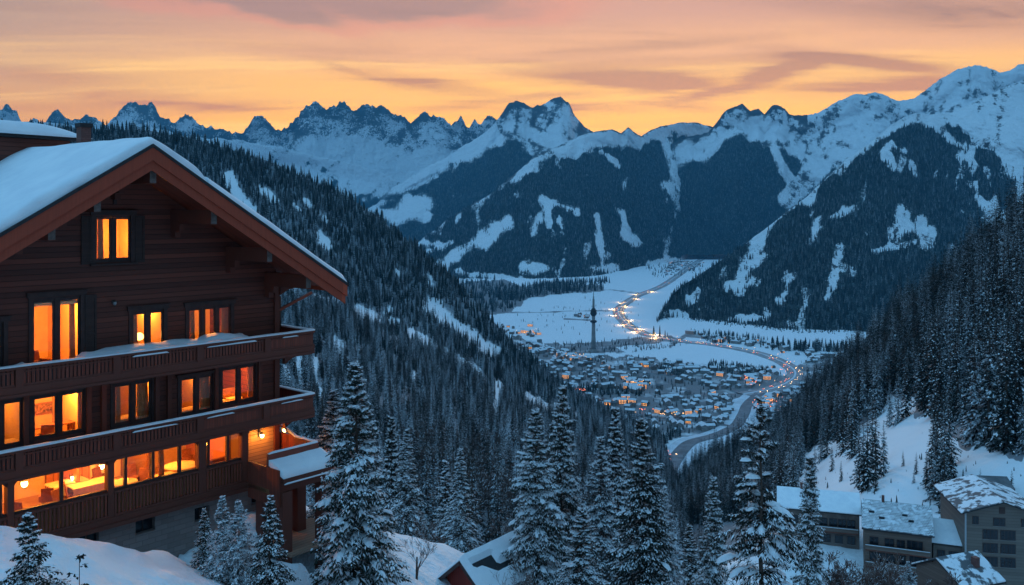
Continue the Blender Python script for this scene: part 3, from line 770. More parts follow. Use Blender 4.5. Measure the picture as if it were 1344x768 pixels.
# shelf with glasses on the veranda back wall
t=thing('wall_shelf',PU(222,4.6),4.7,-10.9,0,'dark wall shelf with bottles at the back of the veranda','shelf')
b=MB(); b.box(-.5,.5,0,.25,.0,.04); b.box(-.5,.5,0,.25,.45,.49); b.box(-.54,-.5,0,.25,-.1,.6); b.box(.5,.54,0,.25,-.1,.6); b.build('shelf_board',M['furn'],t)
for i in range(5):
    bo=tag(empty('bottle',UDW(PU(222,4.6)-.4+i*.2,4.82,-10.859),ANG),'dark bottle on the wall shelf at the back of the veranda','bottle','bottles on the veranda shelf')
    b=MB(); b.lathe((0,0,0),[(.04,0),(.042,.18),(.015,.24),(.015,.3)],8); b.build('bottle_body',M['uphol'],bo)
# ================================================================== TERRAIN
def smooth2(A,k0,k1):
    for ax,k in ((0,k0),(1,k1)):
        if k<1: continue
        x=np.arange(-2*k,2*k+1); g=np.exp(-.5*(x/k)**2); g/=g.sum()
        pad=[(0,0),(0,0)]; pad[ax]=(2*k,2*k)
        B=np.pad(A,pad,mode='edge'); A=np.apply_along_axis(lambda v:np.convolve(v,g,'valid'),ax,B)
    return A
def seg_dist(px,py,pts):
    """distance to a polyline in picture units plus parameter"""
    best=np.full(np.shape(px),1e9); par=np.zeros(np.shape(px))
    n=len(pts)-1
    for i in range(n):
        (x0,y0),(x1,y1)=pts[i][:2],pts[i+1][:2]
        dx,dy=x1-x0,y1-y0; t=np.clip(((px-x0)*dx+(py-y0)*dy)/(dx*dx+dy*dy+1e-9),0,1)
        d=np.hypot(px-x0-t*dx,py-y0-t*dy); m=d<best; best=np.where(m,d,best); par=np.where(m,(i+t)/max(1,n),par)
    return best,par
def in_poly(px,py,poly):
    c=np.zeros(np.shape(px),bool); n=len(poly)
    for i in range(n):
        (x0,y0),(x1,y1)=poly[i],poly[(i+1)%n]
        if y0==y1: continue
        c^=((y0>py)!=(y1>py))&(px<(x1-x0)*(py-y0)/(y1-y0)+x0)
    return c

def m_terrain(name, rockc=(.075,.075,.08), floor=(.018,.026,.026), nscale=.012, nstr=.55, bscale=.02, bstr=.6, bdist=8.0, dust=6.0):
    m,nt,b=new_mat(name)
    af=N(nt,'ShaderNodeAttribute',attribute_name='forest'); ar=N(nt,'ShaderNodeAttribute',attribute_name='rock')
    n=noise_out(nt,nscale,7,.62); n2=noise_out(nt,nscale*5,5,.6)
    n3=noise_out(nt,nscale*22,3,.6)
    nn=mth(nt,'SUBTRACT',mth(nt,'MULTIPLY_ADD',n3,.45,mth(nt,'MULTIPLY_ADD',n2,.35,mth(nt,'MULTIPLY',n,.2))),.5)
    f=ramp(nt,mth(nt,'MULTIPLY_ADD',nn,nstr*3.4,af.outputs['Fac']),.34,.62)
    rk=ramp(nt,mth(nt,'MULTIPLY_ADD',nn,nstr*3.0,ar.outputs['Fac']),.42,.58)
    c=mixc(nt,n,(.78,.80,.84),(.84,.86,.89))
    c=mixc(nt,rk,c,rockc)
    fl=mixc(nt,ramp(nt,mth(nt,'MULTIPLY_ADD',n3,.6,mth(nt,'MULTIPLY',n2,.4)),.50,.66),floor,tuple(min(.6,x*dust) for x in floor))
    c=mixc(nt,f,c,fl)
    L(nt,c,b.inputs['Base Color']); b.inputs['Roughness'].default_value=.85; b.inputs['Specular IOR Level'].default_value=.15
    bump(nt,b,noise_out(nt,bscale,7,.6),bstr,bdist)
    return m

SURF={}
def loft(name, cols, npx, nv, jag=(0,0,0), relief=(.0,300.,0), sm=(3,3), mat=None, masks=None, back=True, px_rng=None, ridge_relief=True, hold=.12):
    """a hillside spanned between a skyline and its foot.
    cols: (px, [(py, Y), ...]) with the same number of points in every column (skyline first)"""
    K=len(cols[0][1]); cpx=np.array([c[0] for c in cols],float)
    P=np.array([[p[0] for p in c[1]] for c in cols],float); D=np.log(np.array([[p[1] for p in c[1]] for c in cols],float))
    px=np.linspace(cpx[0],cpx[-1],npx)
    Pi=np.stack([np.interp(px,cpx,P[:,k]) for k in range(K)],1); Di=np.stack([np.interp(px,cpx,D[:,k]) for k in range(K)],1)
    # spread rows by screen height of the control spans
    span=np.maximum(np.mean(np.abs(np.diff(Pi,axis=1)),axis=0),2.0); cs=np.concatenate([[0],np.cumsum(span)])/span.sum()*(K-1)
    s=np.interp(np.linspace(0,1,nv),np.concatenate([[0],np.cumsum(span)])/span.sum(),np.arange(K))
    i0=np.clip(np.floor(s).astype(int),0,K-2); f=s-i0
    PY=Pi[:,i0]*(1-f)+Pi[:,i0+1]*f; LD=Di[:,i0]*(1-f)+Di[:,i0+1]*f
    crest=PY[:,0].copy()
    if sm[0] or sm[1]:
        LD=smooth2(LD,*sm); top=PY[:,:1]; PY2=smooth2(PY,*sm); w=np.exp(-np.arange(nv)/6.)[None]; PY=PY2*(1-w)+PY*w
    v=np.linspace(0,1,nv)[None]
    if jag[0]:
        j=(ridged(px/jag[1],px*0+jag[2],oct=5,seed=int(jag[2]),gain=.55)-.62)*jag[0]
        PY=PY-j[:,None]*np.exp(-v*6)
    PXg=np.repeat(px[:,None],nv,1); Y=np.exp(LD)
    Xw=(PXg-CX)/FPX*Y; Zw=-(PY-HY)/FPX*Y
    if relief[0]:
        q=relief[1]
        r=(ridged(Xw/q+3.3,Zw/(q*2.2),Y/(q*2.5),oct=6,seed=relief[2])-.55) if ridge_relief else (fbm(Xw/q,Zw/q,Y/q,oct=5,seed=relief[2])-.5)
        Y=Y*(1+relief[0]*r*np.clip(v/hold,0.15,1))
    Xw=(PXg-CX)/FPX*Y; Zw=-(PY-HY)/FPX*Y
    V=np.stack([Xw,Y,Zw],-1)
    fm,rm=(np.zeros_like(PXg),np.zeros_like(PXg)) if masks is None else masks(PXg,PY,V,v+PXg*0)
    nb=0
    if back:
        c=V[:,0]; Yc=c[:,1]; rows=[]
        for dy,dz in ((.02,-.014),(.06,-.05),(.11,-.11)):
            rows.append(np.stack([c[:,0]*(1+dy*.6),c[:,1]*(1+dy),c[:,2]+dz*Yc],-1))
        B=np.stack(rows[::-1],1); V=np.concatenate([B,V],1); nb=3
        fm2=np.concatenate([np.repeat(fm[:,:1],3,1),fm],1); rm2=np.concatenate([np.repeat(rm[:,:1],3,1),rm],1)
    else: fm2,rm2=fm,rm
    nvv=V.shape[1]; idx=np.arange(npx*nvv).reshape(npx,nvv)
    q=np.stack([idx[:-1,:-1],idx[:-1,1:],idx[1:,1:],idx[1:,:-1]],-1).reshape(-1,4)
    me=np_mesh(name,V.reshape(-1,3),q,mat,smooth=True)
    for nm,a in (('forest',fm2),('rock',rm2)):
        at_=me.attributes.new(nm,'FLOAT','POINT'); at_.data.foreach_set('value',a.astype(np.float32).ravel())
    o=link_mesh(name,me); o['kind']='structure'
    SURF[name]=(V[:,nb:],fm,PXg,PY)
    return o

MT_FAR=m_terrain('far_rock_snow',(.07,.072,.08),(.02,.03,.032),.0022,.9,.006,1.0,140)
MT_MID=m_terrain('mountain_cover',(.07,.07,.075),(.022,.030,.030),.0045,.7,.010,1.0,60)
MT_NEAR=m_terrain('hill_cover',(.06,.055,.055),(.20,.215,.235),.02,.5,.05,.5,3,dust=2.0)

# --- far jagged range on the left
crA=[(-200,150),(0,140),(14,138),(28,158),(50,160),(66,152),(76,146),(88,158),(105,154),(122,150),(140,160),(152,150),(163,140),(172,135),(186,142),(198,134),(208,152),(222,158),(228,166),(243,151),(256,160),(272,170),(290,166),(308,172),(322,172),(334,156),(345,151),(355,166),(362,173),(380,160),(398,142),(415,133),(428,140),(445,135),(470,140),(500,142),(522,155),(540,157),(552,150),(570,148),(585,152),(592,164),(604,155),(612,162),(630,157),(648,155),(700,170),(780,195)]
def mkA(px,py,V,v):
    n=ridged(V[...,0]/900,V[...,2]/500,V[...,1]/900,oct=6,seed=5)
    rk=.27+.9*(n-.55)+.24*np.exp(-v*9)+.6*(fbm(V[...,0]/260,V[...,2]/130,oct=4,seed=8)-.5)
    return np.zeros_like(px), rk*(1-.85*sstep(.22,.60,v))
loft('far_mountain_range',[(x,[(y,14000),(y+45,13700),(270,13100)]) for x,y in crA],700,70,(17,15,3),(.05,1000,4),(0,2),MT_FAR,mkA)
# --- snowy shoulder before it with timbered gullies
crA2=[(-200,150),(0,162),(60,160),(140,172),(200,168),(240,178),(290,182),(330,186),(380,196),(420,205),(455,214),(490,222),(520,236),(545,246),(570,262),(660,300)]
def mkA2(px,py,V,v):
    n=ridged(px/24+py/30,py/70-px/90,oct=5,seed=15)
    f=sstep(.22,.60,v*1.9-.10+1.5*(n-.66)+.5*(fbm(px/6,py/8,oct=3,seed=16)-.5)); 
    return f, .30*np.ones_like(px)+.5*(n-.62)
loft('snowy_shoulder',[(x,[(y,12500),(y+36,12200),(y+86,11900),(355,11500)]) for x,y in crA2],380,80,(6,30,6),(.05,900,14),(2,2),MT_MID,mkA2)
# --- twin peaks with wooded flank
crB=[(440,300),(470,282),(492,268),(515,248),(540,232),(565,217),(590,204),(612,190),(632,176),(648,165),(658,152),(668,136),(678,131),(690,138),(700,142),(712,136),(724,130),(736,127),(746,135),(755,152),(768,166),(790,180),(830,190)]
def mkB(px,py,V,v):
    n=fbm(px/38,py/20,oct=5,seed=25)
    base=np.interp(px,[440,520,590,650,700,740,790],[0,4,10,30,62,70,70])
    crest=np.interp(px,[c[0] for c in crB],[c[1] for c in crB]); d=py-crest
    f=sstep(-8,10,d-base+(n-.5)*44)
    for pts,w in (([(520,290),(540,268),(556,266)],8),([(506,284),(548,280)],5),([(536,262),(556,285)],5)):
        dd,_=seg_dist(px,py,pts); f=np.minimum(f,sstep(w*.1,w*2.2,dd+(n-.5)*18))
    gl=fbm(px/15+py/70,py/34-px/90,oct=4,seed=213); f=f*(1-.55*sstep(.66,.78,gl+(n-.5)*.25))
    rk=.28+.5*np.exp(-d/14)+1.1*(ridged(px/22+py/60,py/16-px/50,oct=6,seed=6)-.6)+.4*(fbm(px/4,py/7,oct=3,seed=7)-.5)
    rk*=sstep(640,665,px)
    return f,rk
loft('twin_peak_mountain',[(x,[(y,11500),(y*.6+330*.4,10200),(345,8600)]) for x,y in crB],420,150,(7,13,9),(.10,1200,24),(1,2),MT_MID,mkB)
# --- right far crest, high snow
crE=[(880,190),(905,180),(930,172),(940,162),(952,146),(964,141),(974,137),(985,146),(996,142),(1003,150),(1012,140),(1020,137),(1030,142),(1036,150),(1060,151),(1085,143),(1100,133),(1120,125),(1145,121),(1160,125),(1178,133),(1200,128),(1218,117),(1235,104),(1248,95),(1265,88),(1284,85),(1300,89),(1312,97),(1322,94),(1336,86),(1360,80),(1420,70),(1520,60)]
def mkE(px,py,V,v):
    n=fbm(px/30+py/60,py/26,oct=5,seed=35); crest=np.interp(px,[c[0] for c in crE],[c[1] for c in crE]); d=py-crest
    tl=np.interp(px,[880,940,1000,1050,1100,1150],[28,45,42,58,80,140])
    f=sstep(-6,10,d-tl+(n-.5)*46)*sstep(1130,1090,px)
    for pts,w in (([(1008,178),(1024,215),(1042,245)],7),([(1030,165),(1062,215),(1050,250)],9),([(1046,175),(1066,222)],6),([(1100,180),(1060,240),(1035,260)],13)):
        dd,_=seg_dist(px,py,pts); f=f*sstep(w*.6,w*1.4,dd+(n-.5)*12)
    rk=.24+.75*np.exp(-d/7)*(px<1060)+1.3*(ridged(px/30+py/90,py/26-px/80,oct=6,seed=46)-.62)+.5*(fbm(px/5,py/9,oct=3,seed=47)-.5)
    
    return f,rk
loft('right_snow_crest',[(x,[(y,9500),(y+70,8600),(335,7600)]) for x,y in crE],520,160,(6,16,12),(.085,700,34),(1,2),MT_MID,mkE)
# --- central mountain
crC=[(500,352),(530,332),(560,308),(590,287),(620,268),(650,250),(680,224),(700,206),(720,197),(745,185),(765,176),(785,172),(804,170),(815,174),(824,167),(832,173),(842,178),(856,170),(872,164),(890,160),(908,160),(925,164),(945,168),(965,164),(990,170),(1020,180),(1060,205),(1110,240),(1180,280)]
bsC=[(500,375),(560,366),(600,370),(650,370),(700,369),(760,364),(800,359),(850,351),(905,341),(960,336),(1180,336)]
def mkC(px,py,V,v):
    n=fbm(px/26,py/22,oct=5,seed=51); n2=fbm(px/9,py/16,oct=4,seed=53); crest=np.interp(px,[c[0] for c in crC],[c[1] for c in crC]); d=py-crest
    tl=np.interp(px,[500,600,680,760,860,960],[0,2,8,22,24,26])
    f=sstep(-5,8,d-tl+(n-.5)*40+(n2-.5)*22)
    for pts,w in (([(872,180),(880,208),(890,235),(896,262)],6),([(896,262),(900,290),(905,328)],7),([(872,240),(892,262)],5),([(903,232),(893,260)],3.5),([(908,170),(915,205)],2.2),
                  ([(783,283),(787,315),(790,345)],4),([(776,352),(806,352)],6),
                  ([(664,292),(640,305),(615,322),(590,345),(568,358)],7),([(655,300),(632,322)],6),([(545,318),(575,322)],5),([(560,330),(590,318)],4),
                  ([(712,264),(755,275)],5),([(704,285),(700,305)],5),([(718,272),(722,295)],3),([(730,272),(738,300)],3),
                  ([(816,280),(823,312)],4),([(828,315),(845,320)],4),([(690,213),(735,200)],4),([(790,200),(812,218)],3),([(660,228),(676,222)],3),([(604,276),(600,290)],3),
                  ([(850,348),(905,338),(960,334)],4),([(690,352),(720,352)],5),([(580,352),(690,372)],4)):
        dd,t=seg_dist(px,py,pts); f=np.minimum(f,sstep(w*.1,w*2.3,dd+(n2-.5)*16+(n-.5)*10))
    gl=fbm(px/15+py/70,py/34-px/90,oct=4,seed=211); f=f*(1-.55*sstep(.66,.78,gl+(n-.5)*.25))
    rk=.12+.55*np.exp(-d/5)+.5*(n2-.5)
    return f,rk
def colC(x):
    y=np.interp(x,[c[0] for c in crC],[c[1] for c in crC]); b_=np.interp(x,[c[0] for c in bsC],[c[1] for c in bsC]); Yb=400*FPX/(b_-HY)
    return (x,[(y,Yb+2600),(y*.5+b_*.5,Yb+1150),(b_+9,Yb*.99)])
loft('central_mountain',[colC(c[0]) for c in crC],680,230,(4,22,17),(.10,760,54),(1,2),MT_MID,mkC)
# --- right mountain
crD=[(862,424),(872,402),(885,384),(900,372),(930,353),(960,334),(985,315),(1010,296),(1035,276),(1060,257),(1085,233),(1110,210),(1130,196),(1150,180),(1170,164),(1186,154),(1200,148),(1215,150),(1232,150),(1250,147),(1275,136),(1300,124),(1325,112),(1345,104),(1400,90),(1520,80)]
bsD=[(862,426),(880,418),(905,424),(940,429),(1000,433),(1080,441),(1150,442),(1520,442)]
def mkD(px,py,V,v):
    n=fbm(px/30,py/26,oct=5,seed=61); n2=fbm(px/9,py/18,oct=4,seed=63); crest=np.interp(px,[c[0] for c in crD],[c[1] for c in crD]); d=py-crest
    f=sstep(-2,6,d-np.interp(px,[860,1100,1180,1215],[0,2,10,14])+(n2-.5)*16)
    # open snow to the right of the wooded cone
    edge=np.interp(py,[145,170,190,205,230,260,290,310,340],[1206,1235,1265,1258,1272,1285,1300,1330,1400])
    f=f*sstep(10,-6,px-edge+(n-.5)*46+(n2-.5)*16)
    g=np.zeros_like(px)
    for pts,w in (([(1290,205),(1305,215),(1322,240),(1330,270),(1344,300)],13),([(1245,168),(1270,185)],6),([(1310,235),(1318,262)],14),([(1286,230),(1296,258)],10),([(1330,280),(1320,330)],24),([(1350,200),(1356,320)],9)):
        dd,_=seg_dist(px,py,pts); g=np.maximum(g,sstep(w,w*.5,dd+(n-.5)*18+(n2-.5)*10))
    g=np.maximum(g,sstep(300,340,py+(n-.5)*30))
    f=np.maximum(f,g)
    for pts,w in (([(1003,297),(990,320),(985,345),(968,378)],8),([(1000,340),(972,362)],6),([(955,375),(985,372)],5),([(1102,327),(1096,362),(1086,392)],4.5),([(1036,365),(1026,395)],5),([(1072,290),(1066,312)],6),
                  ([(1096,282),(1120,272)],4),([(1058,258),(1064,264)],4),([(1186,280),(1180,305),(1192,298)],9),([(1208,292),(1218,318)],6),([(1222,305),(1214,322)],5),([(1160,202),(1180,222)],3.5),([(1192,210),(1204,232)],3),([(1170,190),(1190,200)],3),
                  ([(1030,258),(1050,248)],4),([(915,382),(905,396)],3),([(1150,330),(1200,318)],2.5),([(1245,325),(1250,330)],5),([(1300,290),(1320,285)],8),
                  ([(1205,152),(1240,178),(1262,192)],4),([(1275,320),(1290,318)],3),([(960,420),(1000,418)],3),([(880,410),(900,418)],4)):
        dd,t=seg_dist(px,py,pts); f=np.minimum(f,sstep(w*.1,w*2.3,dd+(n2-.5)*16+(n-.5)*10))
    gl=fbm(px/15+py/70,py/34-px/90,oct=4,seed=212); f=f*(1-.55*sstep(.66,.78,gl+(n-.5)*.25))
    rk=.2+1.2*(ridged(px/36+py/80,py/26-px/70,oct=6,seed=66)-.63)+.5*(fbm(px/5,py/8,oct=3,seed=67)-.5)
    
    return f,rk
def colD(x):
    y=np.interp(x,[c[0] for c in crD],[c[1] for c in crD]); b_=np.interp(x,[c[0] for c in bsD],[c[1] for c in bsD]); Yb=400*FPX/(b_-HY)
    k=np.interp(x,[862,900,1200,1520],[.02,.18,1.0,1.35])
    return (x,[(y,Yb+2700*k),(y*.5+b_*.5,Yb+1200*k),(b_+9,Yb*.985)])
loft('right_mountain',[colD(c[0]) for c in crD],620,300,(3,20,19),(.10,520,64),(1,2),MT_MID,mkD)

# --- left wooded hill (two steps: upper slope, then a nearer spur)
cG=[(-400,[(165,1900),(250,1500),(330,1200),(345,1050),(450,600),(620,300),(790,140)]),
    (100,[(168,2000),(260,1600),(345,1250),(360,1080),(470,620),(620,300),(790,140)]),
    (200,[(172,2000),(260,1600),(345,1250),(360,1080),(470,620),(620,300),(790,140)]),
    (250,[(181,1980),(270,1600),(355,1260),(370,1080),(475,620),(620,300),(790,140)]),
    (300,[(196,1950),(285,1600),(362,1260),(378,1080),(480,620),(620,300),(790,140)]),
    (360,[(214,1900),(295,1570),(366,1260),(382,1060),(480,620),(620,300),(790,140)]),
    (400,[(233,1880),(305,1550),(372,1250),(388,1050),(485,620),(620,300),(790,140)]),
    (440,[(250,1860),(322,1540),(392,1250),(410,1040),(495,620),(625,300),(790,140)]),
    (480,[(273,1830),(340,1530),(407,1250),(426,1030),(505,620),(630,305),(790,142)]),
    (520,[(303,1790),(365,1510),(424,1240),(443,1020),(520,620),(640,310),(790,145)]),
    (560,[(337,1740),(395,1480),(442,1230),(461,1010),(535,620),(645,315),(795,150)]),
    (600,[(372,1680),(424,1450),(466,1220),(484,1000),(548,620),(650,320),(795,155)]),
    (640,[(413,1600),(452,1420),(486,1210),(504,990),(562,620),(655,325),(800,160)]),
    (680,[(458,1520),(482,1380),(506,1200),(522,980),(575,620),(662,330),(800,165)]),
    (720,[(490,1450),(506,1330),(524,1190),(538,980),(588,620),(668,335),(800,170)]),
    (760,[(522,1380),(530,1280),(542,1180),(556,980),(602,640),(676,345),(800,180)]),
    (800,[(543,1330),(550,1250),(560,1170),(572,980),(615,660),(685,360),(805,190)]),
    (840,[(560,1290),(568,1220),(578,1150),(590,980),(630,690),(700,390),(805,205)]),
    (870,[(582,1265),(592,1200),(602,1130),(614,980),(650,720),(715,420),(805,220)]),
    (885,[(625,1180),(634,1120),(642,1060),(652,960),(680,740),(730,450),(805,230)]),
    (900,[(668,1040),(674,1010),(680,970),(690,900),(708,740),(745,480),(805,240)]),
    (940,[(700,860),(706,830),(712,800),(720,750),(735,640),(762,460),(805,260)])]
def mkG(px,py,V,v):
    n=fbm(px/34,py/30,oct=5,seed=71); n2=fbm(px/9,py/16,oct=4,seed=73)
    f=np.ones_like(px)
    for pts,w in (([(568,400),(590,420),(615,440),(645,462)],9),([(582,420),(604,438)],6),([(470,409),(500,420),(525,425)],5),([(380,378),(405,388),(450,400)],3),([(540,436),(580,458),(628,488)],4),([(560,452),(600,474)],3),
                  ([(628,490),(660,506),(700,524),(730,540)],4.0),([(700,522),(760,548)],2.5),([(652,512),(648,530)],6),([(504,412),(512,404)],4),
                  ([(300,232),(318,262),(330,275)],7),([(340,246),(362,262)],4),([(415,278),(430,290)],4),([(400,262),(408,270)],3),([(385,268),(395,277)],3),([(420,305),(428,318)],5),([(512,346),(520,358)],3),([(560,362),(566,374)],3),
                  ([(386,450),(392,490),(400,530)],4),([(374,480),(380,515)],3),([(410,470),(420,520)],2.5),([(440,448),(452,470)],4),([(545,490),(540,510)],3)):
        dd,t=seg_dist(px,py,pts); f=np.minimum(f,sstep(w*.1,w*2.2,dd+(n2-.5)*14+(n-.5)*8))
    return f,.1+0*px
loft('left_hill',cG,620,300,(3,40,22),(.06,170,74),(2,3),MT_NEAR,mkG)
# --- right wooded hill
cF=[(868,[(668,1130),(680,1040),(705,800),(740,560),(800,350)]),
    (885,[(644,1150),(662,1020),(700,760),(745,520),(800,330)]),
    (905,[(622,1120),(646,980),(690,700),(740,480),(800,320)]),
    (940,[(594,1060),(624,900),(672,640),(725,430),(800,300)]),
    (980,[(580,1000),(612,840),(660,600),(712,400),(800,280)]),
    (1010,[(562,950),(596,790),(645,550),(696,370),(790,260)]),
    (1050,[(532,880),(570,720),(622,480),(660,330),(780,196)]),
    (1090,[(497,810),(540,640),(600,410),(645,265),(765,180)]),
    (1130,[(460,750),(508,570),(570,370),(640,232),(765,172)]),
    (1180,[(416,680),(470,510),(545,335),(630,220),(765,168)]),
    (1230,[(380,610),(438,455),(525,310),(620,215),(765,167)]),
    (1290,[(336,520),(400,400),(505,285),(612,208),(765,166)]),
    (1344,[(288,450),(362,355),(485,265),(605,202),(765,165)]),
    (1420,[(225,400),(310,320),(450,245),(590,196),(765,163)]),
    (1560,[(130,360),(240,290),(400,230),(570,190),(765,162)])]
CLEAR=[(1035,640),(1052,602),(1080,588),(1108,574),(1135,548),(1165,528),(1198,522),(1212,552),(1232,556),(1262,585),(1300,590),(1344,600),(1560,610),(1560,700),(1035,700)]
def mkF(px,py,V,v):
    n=fbm(px/30,py/26,oct=5,seed=81); n2=fbm(px/10,py/14,oct=4,seed=83)
    qx=px+(n-.5)*40; qy=py+(n2-.5)*22+(n-.5)*26
    f=1-in_poly(qx,qy,CLEAR).astype(float)
    f=np.where(py>683,0,f)*(px>1030)+f*(px<=1030)
    for pts,w in (([(968,600),(960,625),(955,655)],4),([(1020,640),(1050,640)],7),([(960,650),(1000,660)],5),([(1188,398),(1200,392)],4)):
        dd,t=seg_dist(px,py,pts); f=f*sstep(w*.4,w*1.3,dd+(n2-.5)*10)
    return smooth2(f,1,1),.1+0*px
loft('right_hill',cF,520,280,(2,40,25),(.035,90,84),(2,4),MT_NEAR,mkF)

# --- near slope: a height sheet through known ground points
GP=[]
def gp(x,y,z): GP.append((x,y,z))
def gpp(px,py,Y): GP.append(at(px,py,Y))
for q in ((0,689,27),(50,703,28),(100,722,29.5),(150,729,30.5),(200,729,31.5),(250,746,32),(340,772,34),(0,770,22),(100,790,23),(200,800,25),
          (310,692,38.5),(350,690,39.5),(430,702,41),(330,735,36.5),(400,760,38),(425,775,39),(520,712,56),(560,708,60),(600,722,62),(560,795,50),(640,800,54),(533,706,90),(603,722,85),(660,740,80),
          (700,815,55),(740,815,62),(780,840,58),(842,880,50),(998,900,46),(1062,860,62),(935,860,62),(880,850,90),(1160,800,110)): gpp(*q)
for u,d,z in ((-16,-.6,-13.6),(-10,-.6,-14.2),(-6,-.6,-14.6),(-3,-1.,-14.7),(-1,-3,-14.75),(1,0,-15.2),(-16,8,-13),(-8,14,-13),(3,8,-15.5),(-20,2,-13)): GP.append(UDW(u,d,z))
gpp(466,850,34); gpp(500,840,38); gpp(430,800,33)
for q in ((0,3,-9),(0,12,-11.5),(-14,10,-8.5),(14,14,-15),(-40,34,-11),(-45,70,-26),(-20,80,-34),(25,30,-26),(40,50,-35),(60,60,-38),(-70,40,-8),(80,100,-62)): gp(*q)
for px in (1000,1060,1120,1200,1280,1344,1420): gp(*at(px,788,163))
for px in (1040,1120,1200,1280,1344,1420): gp(*at(px,690,188))
for px,Y in ((0,150),(300,150),(420,150),(560,160),(700,180),(800,205),(880,235),(940,270)): gp(*at(px,800,Y))
gp(*at(900,850,130)); gp(*at(1000,830,140)); gp(*at(700,900,100)); gp(*at(560,850,110)); gp(*at(430,830,100))
GP=np.array(GP)
def _phi(r): return r
_A=np.hypot(GP[:,None,0]-GP[None,:,0],GP[:,None,1]-GP[None,:,1]); _n=len(GP)
_S=np.zeros((_n+3,_n+3)); _S[:_n,:_n]=-_A-np.eye(_n)*.35; _S[:_n,_n]=1; _S[:_n,_n+1]=GP[:,0]; _S[:_n,_n+2]=GP[:,1]; _S[_n:,:_n]=_S[:_n,_n:].T
_w=np.linalg.solve(_S,np.concatenate([GP[:,2],np.zeros(3)]))
def ground(x,y):
    x=np.asarray(x,float); y=np.asarray(y,float); s=_w[_n]+_w[_n+1]*x+_w[_n+2]*y
    for i in range(_n): s=s-_w[i]*np.hypot(x-GP[i,0],y-GP[i,1])
    s=s+(fbm(x*1.0+y*.3,y*.8,oct=4,seed=93)-.5)*.38
    s=s+(fbm(x*.25,y*.25,oct=5,seed=91)-.5)*.8+(fbm(x*.06,y*.06,oct=3,seed=92)-.5)*np.clip((y-45)/60,0,1)*2.5
    return s
ys=np.concatenate([np.linspace(4,60,190),60+np.cumsum(np.linspace(.4,3.2,80))]); ys=ys[ys<200]
tx=np.linspace(-1.15,.95,420); TX,YS=np.meshgrid(tx,ys,indexing='ij'); XS=TX*(YS+4)
ZS=ground(XS,YS)
# dip under the house so that no ground pokes through its floors
rx=XS-OX; ry=YS-OY; uu=rx*CU+ry*SU; dd=-rx*SU+ry*CU
ins=sstep(-17.6,-17,uu)*sstep(-.9,-1.3,uu)*sstep(.4,.9,dd)*sstep(14,13.4,dd)
ZS=ZS-ins*3.0
idx=np.arange(XS.size).reshape(XS.shape); q=np.stack([idx[:-1,:-1],idx[1:,:-1],idx[1:,1:],idx[:-1,1:]],-1).reshape(-1,4)
me=np_mesh('snow_slope',np.stack([XS,YS,ZS],-1).reshape(-1,3),q,M['bank_snow'],smooth=True); link_mesh('snow_slope',me)['kind']='structure'
SURF['near']=(np.stack([XS,YS,ZS],-1),None,None,None)
def gz(x,y): return float(ground(np.array([x]),np.array([y]))[0])

# --- valley floor
def floor_pt(px,py): Y=400*FPX/(py-HY); return ((px-CX)/FPX*Y,Y)
fx=np.concatenate([np.linspace(-500,440,24),np.linspace(450,1260,540),np.linspace(1280,1850,16)]); fy=np.concatenate([np.linspace(334,690,301),np.linspace(700,1000,12)])
FX,FY=np.meshgrid(fx,fy,indexing='ij'); Yf=400*FPX/(FY-HY); Xf=(FX-CX)/FPX*Yf; Zf=-400+(fbm(Xf/120,Yf/120,oct=4,seed=7)-.5)*5
TOWN=[(668,436),(700,452),(742,462),(760,470),(800,466),(880,474),(930,486),(985,480),(1030,492),(1060,470),(1110,468),(1150,490),(1120,520),(1060,545),(1010,575),(965,590),(935,572),(880,575),(800,560),(740,540),(700,500),(660,470)]
n=fbm(FX/14,FY/5,oct=5,seed=101); n2=fbm(FX/40,FY/12,oct=4,seed=102)
tw=in_poly(FX+(n2-.5)*30,FY+(n-.5)*14,TOWN).astype(float)
town=tw*(.66+.9*(n-.5))
for poly,val in (([(715,452),(790,448),(880,440),(905,452),(850,462),(780,464),(740,468)],.62),([(600,372),(660,366),(705,384),(668,412),(585,414)],.95),([(640,386),(700,372),(790,374),(792,382),(720,388),(660,398)],.7)):
    mk=in_poly(FX+(n-.5)*10,FY+(n-.5)*5,poly).astype(float)*val; town=np.maximum(town,mk)
for poly in ([(808,456),(880,450),(960,456),(1015,468),(1030,482),(985,478),(930,484),(880,472),(830,466)],[(660,412),(720,392),(810,382),(800,412),(820,438),(660,440)],):
    mk=in_poly(FX+(n-.5)*5,FY+(n-.5)*3,poly); town=np.where(mk,town*.0,town)
for pts,w,val in (([(800,408),(740,409),(660,411)],1.0,.6),([(700,388),(800,380),(850,386)],1.0,.6),([(880,455),(900,440),(960,446)],3,.6),([(740,419),(775,420)],1.2,.7)):
    d_,_=seg_dist(FX,FY,pts); town=np.maximum(town,val*sstep(w*1.4,w*.6,d_))
m,nt,b=new_mat('valley_ground'); a=N(nt,'ShaderNodeAttribute',attribute_name='town'); nn=noise_out(nt,.02,7,.65); n3=noise_out(nt,.006,4,.6)
k=ramp(nt,mth(nt,'MULTIPLY_ADD',mth(nt,'SUBTRACT',nn,.5),.9,a.outputs['Fac']),.30,.66)
c=mixc(nt,n3,(.74,.77,.82),(.82,.84,.88)); L(nt,mixc(nt,k,c,(.19,.185,.195)),b.inputs['Base Color']); b.inputs['Roughness'].default_value=.85; bump(nt,b,nn,.5,2)
idx=np.arange(FX.size).reshape(FX.shape); q=np.stack([idx[:-1,:-1],idx[:-1,1:],idx[1:,1:],idx[1:,:-1]],-1).reshape(-1,4)
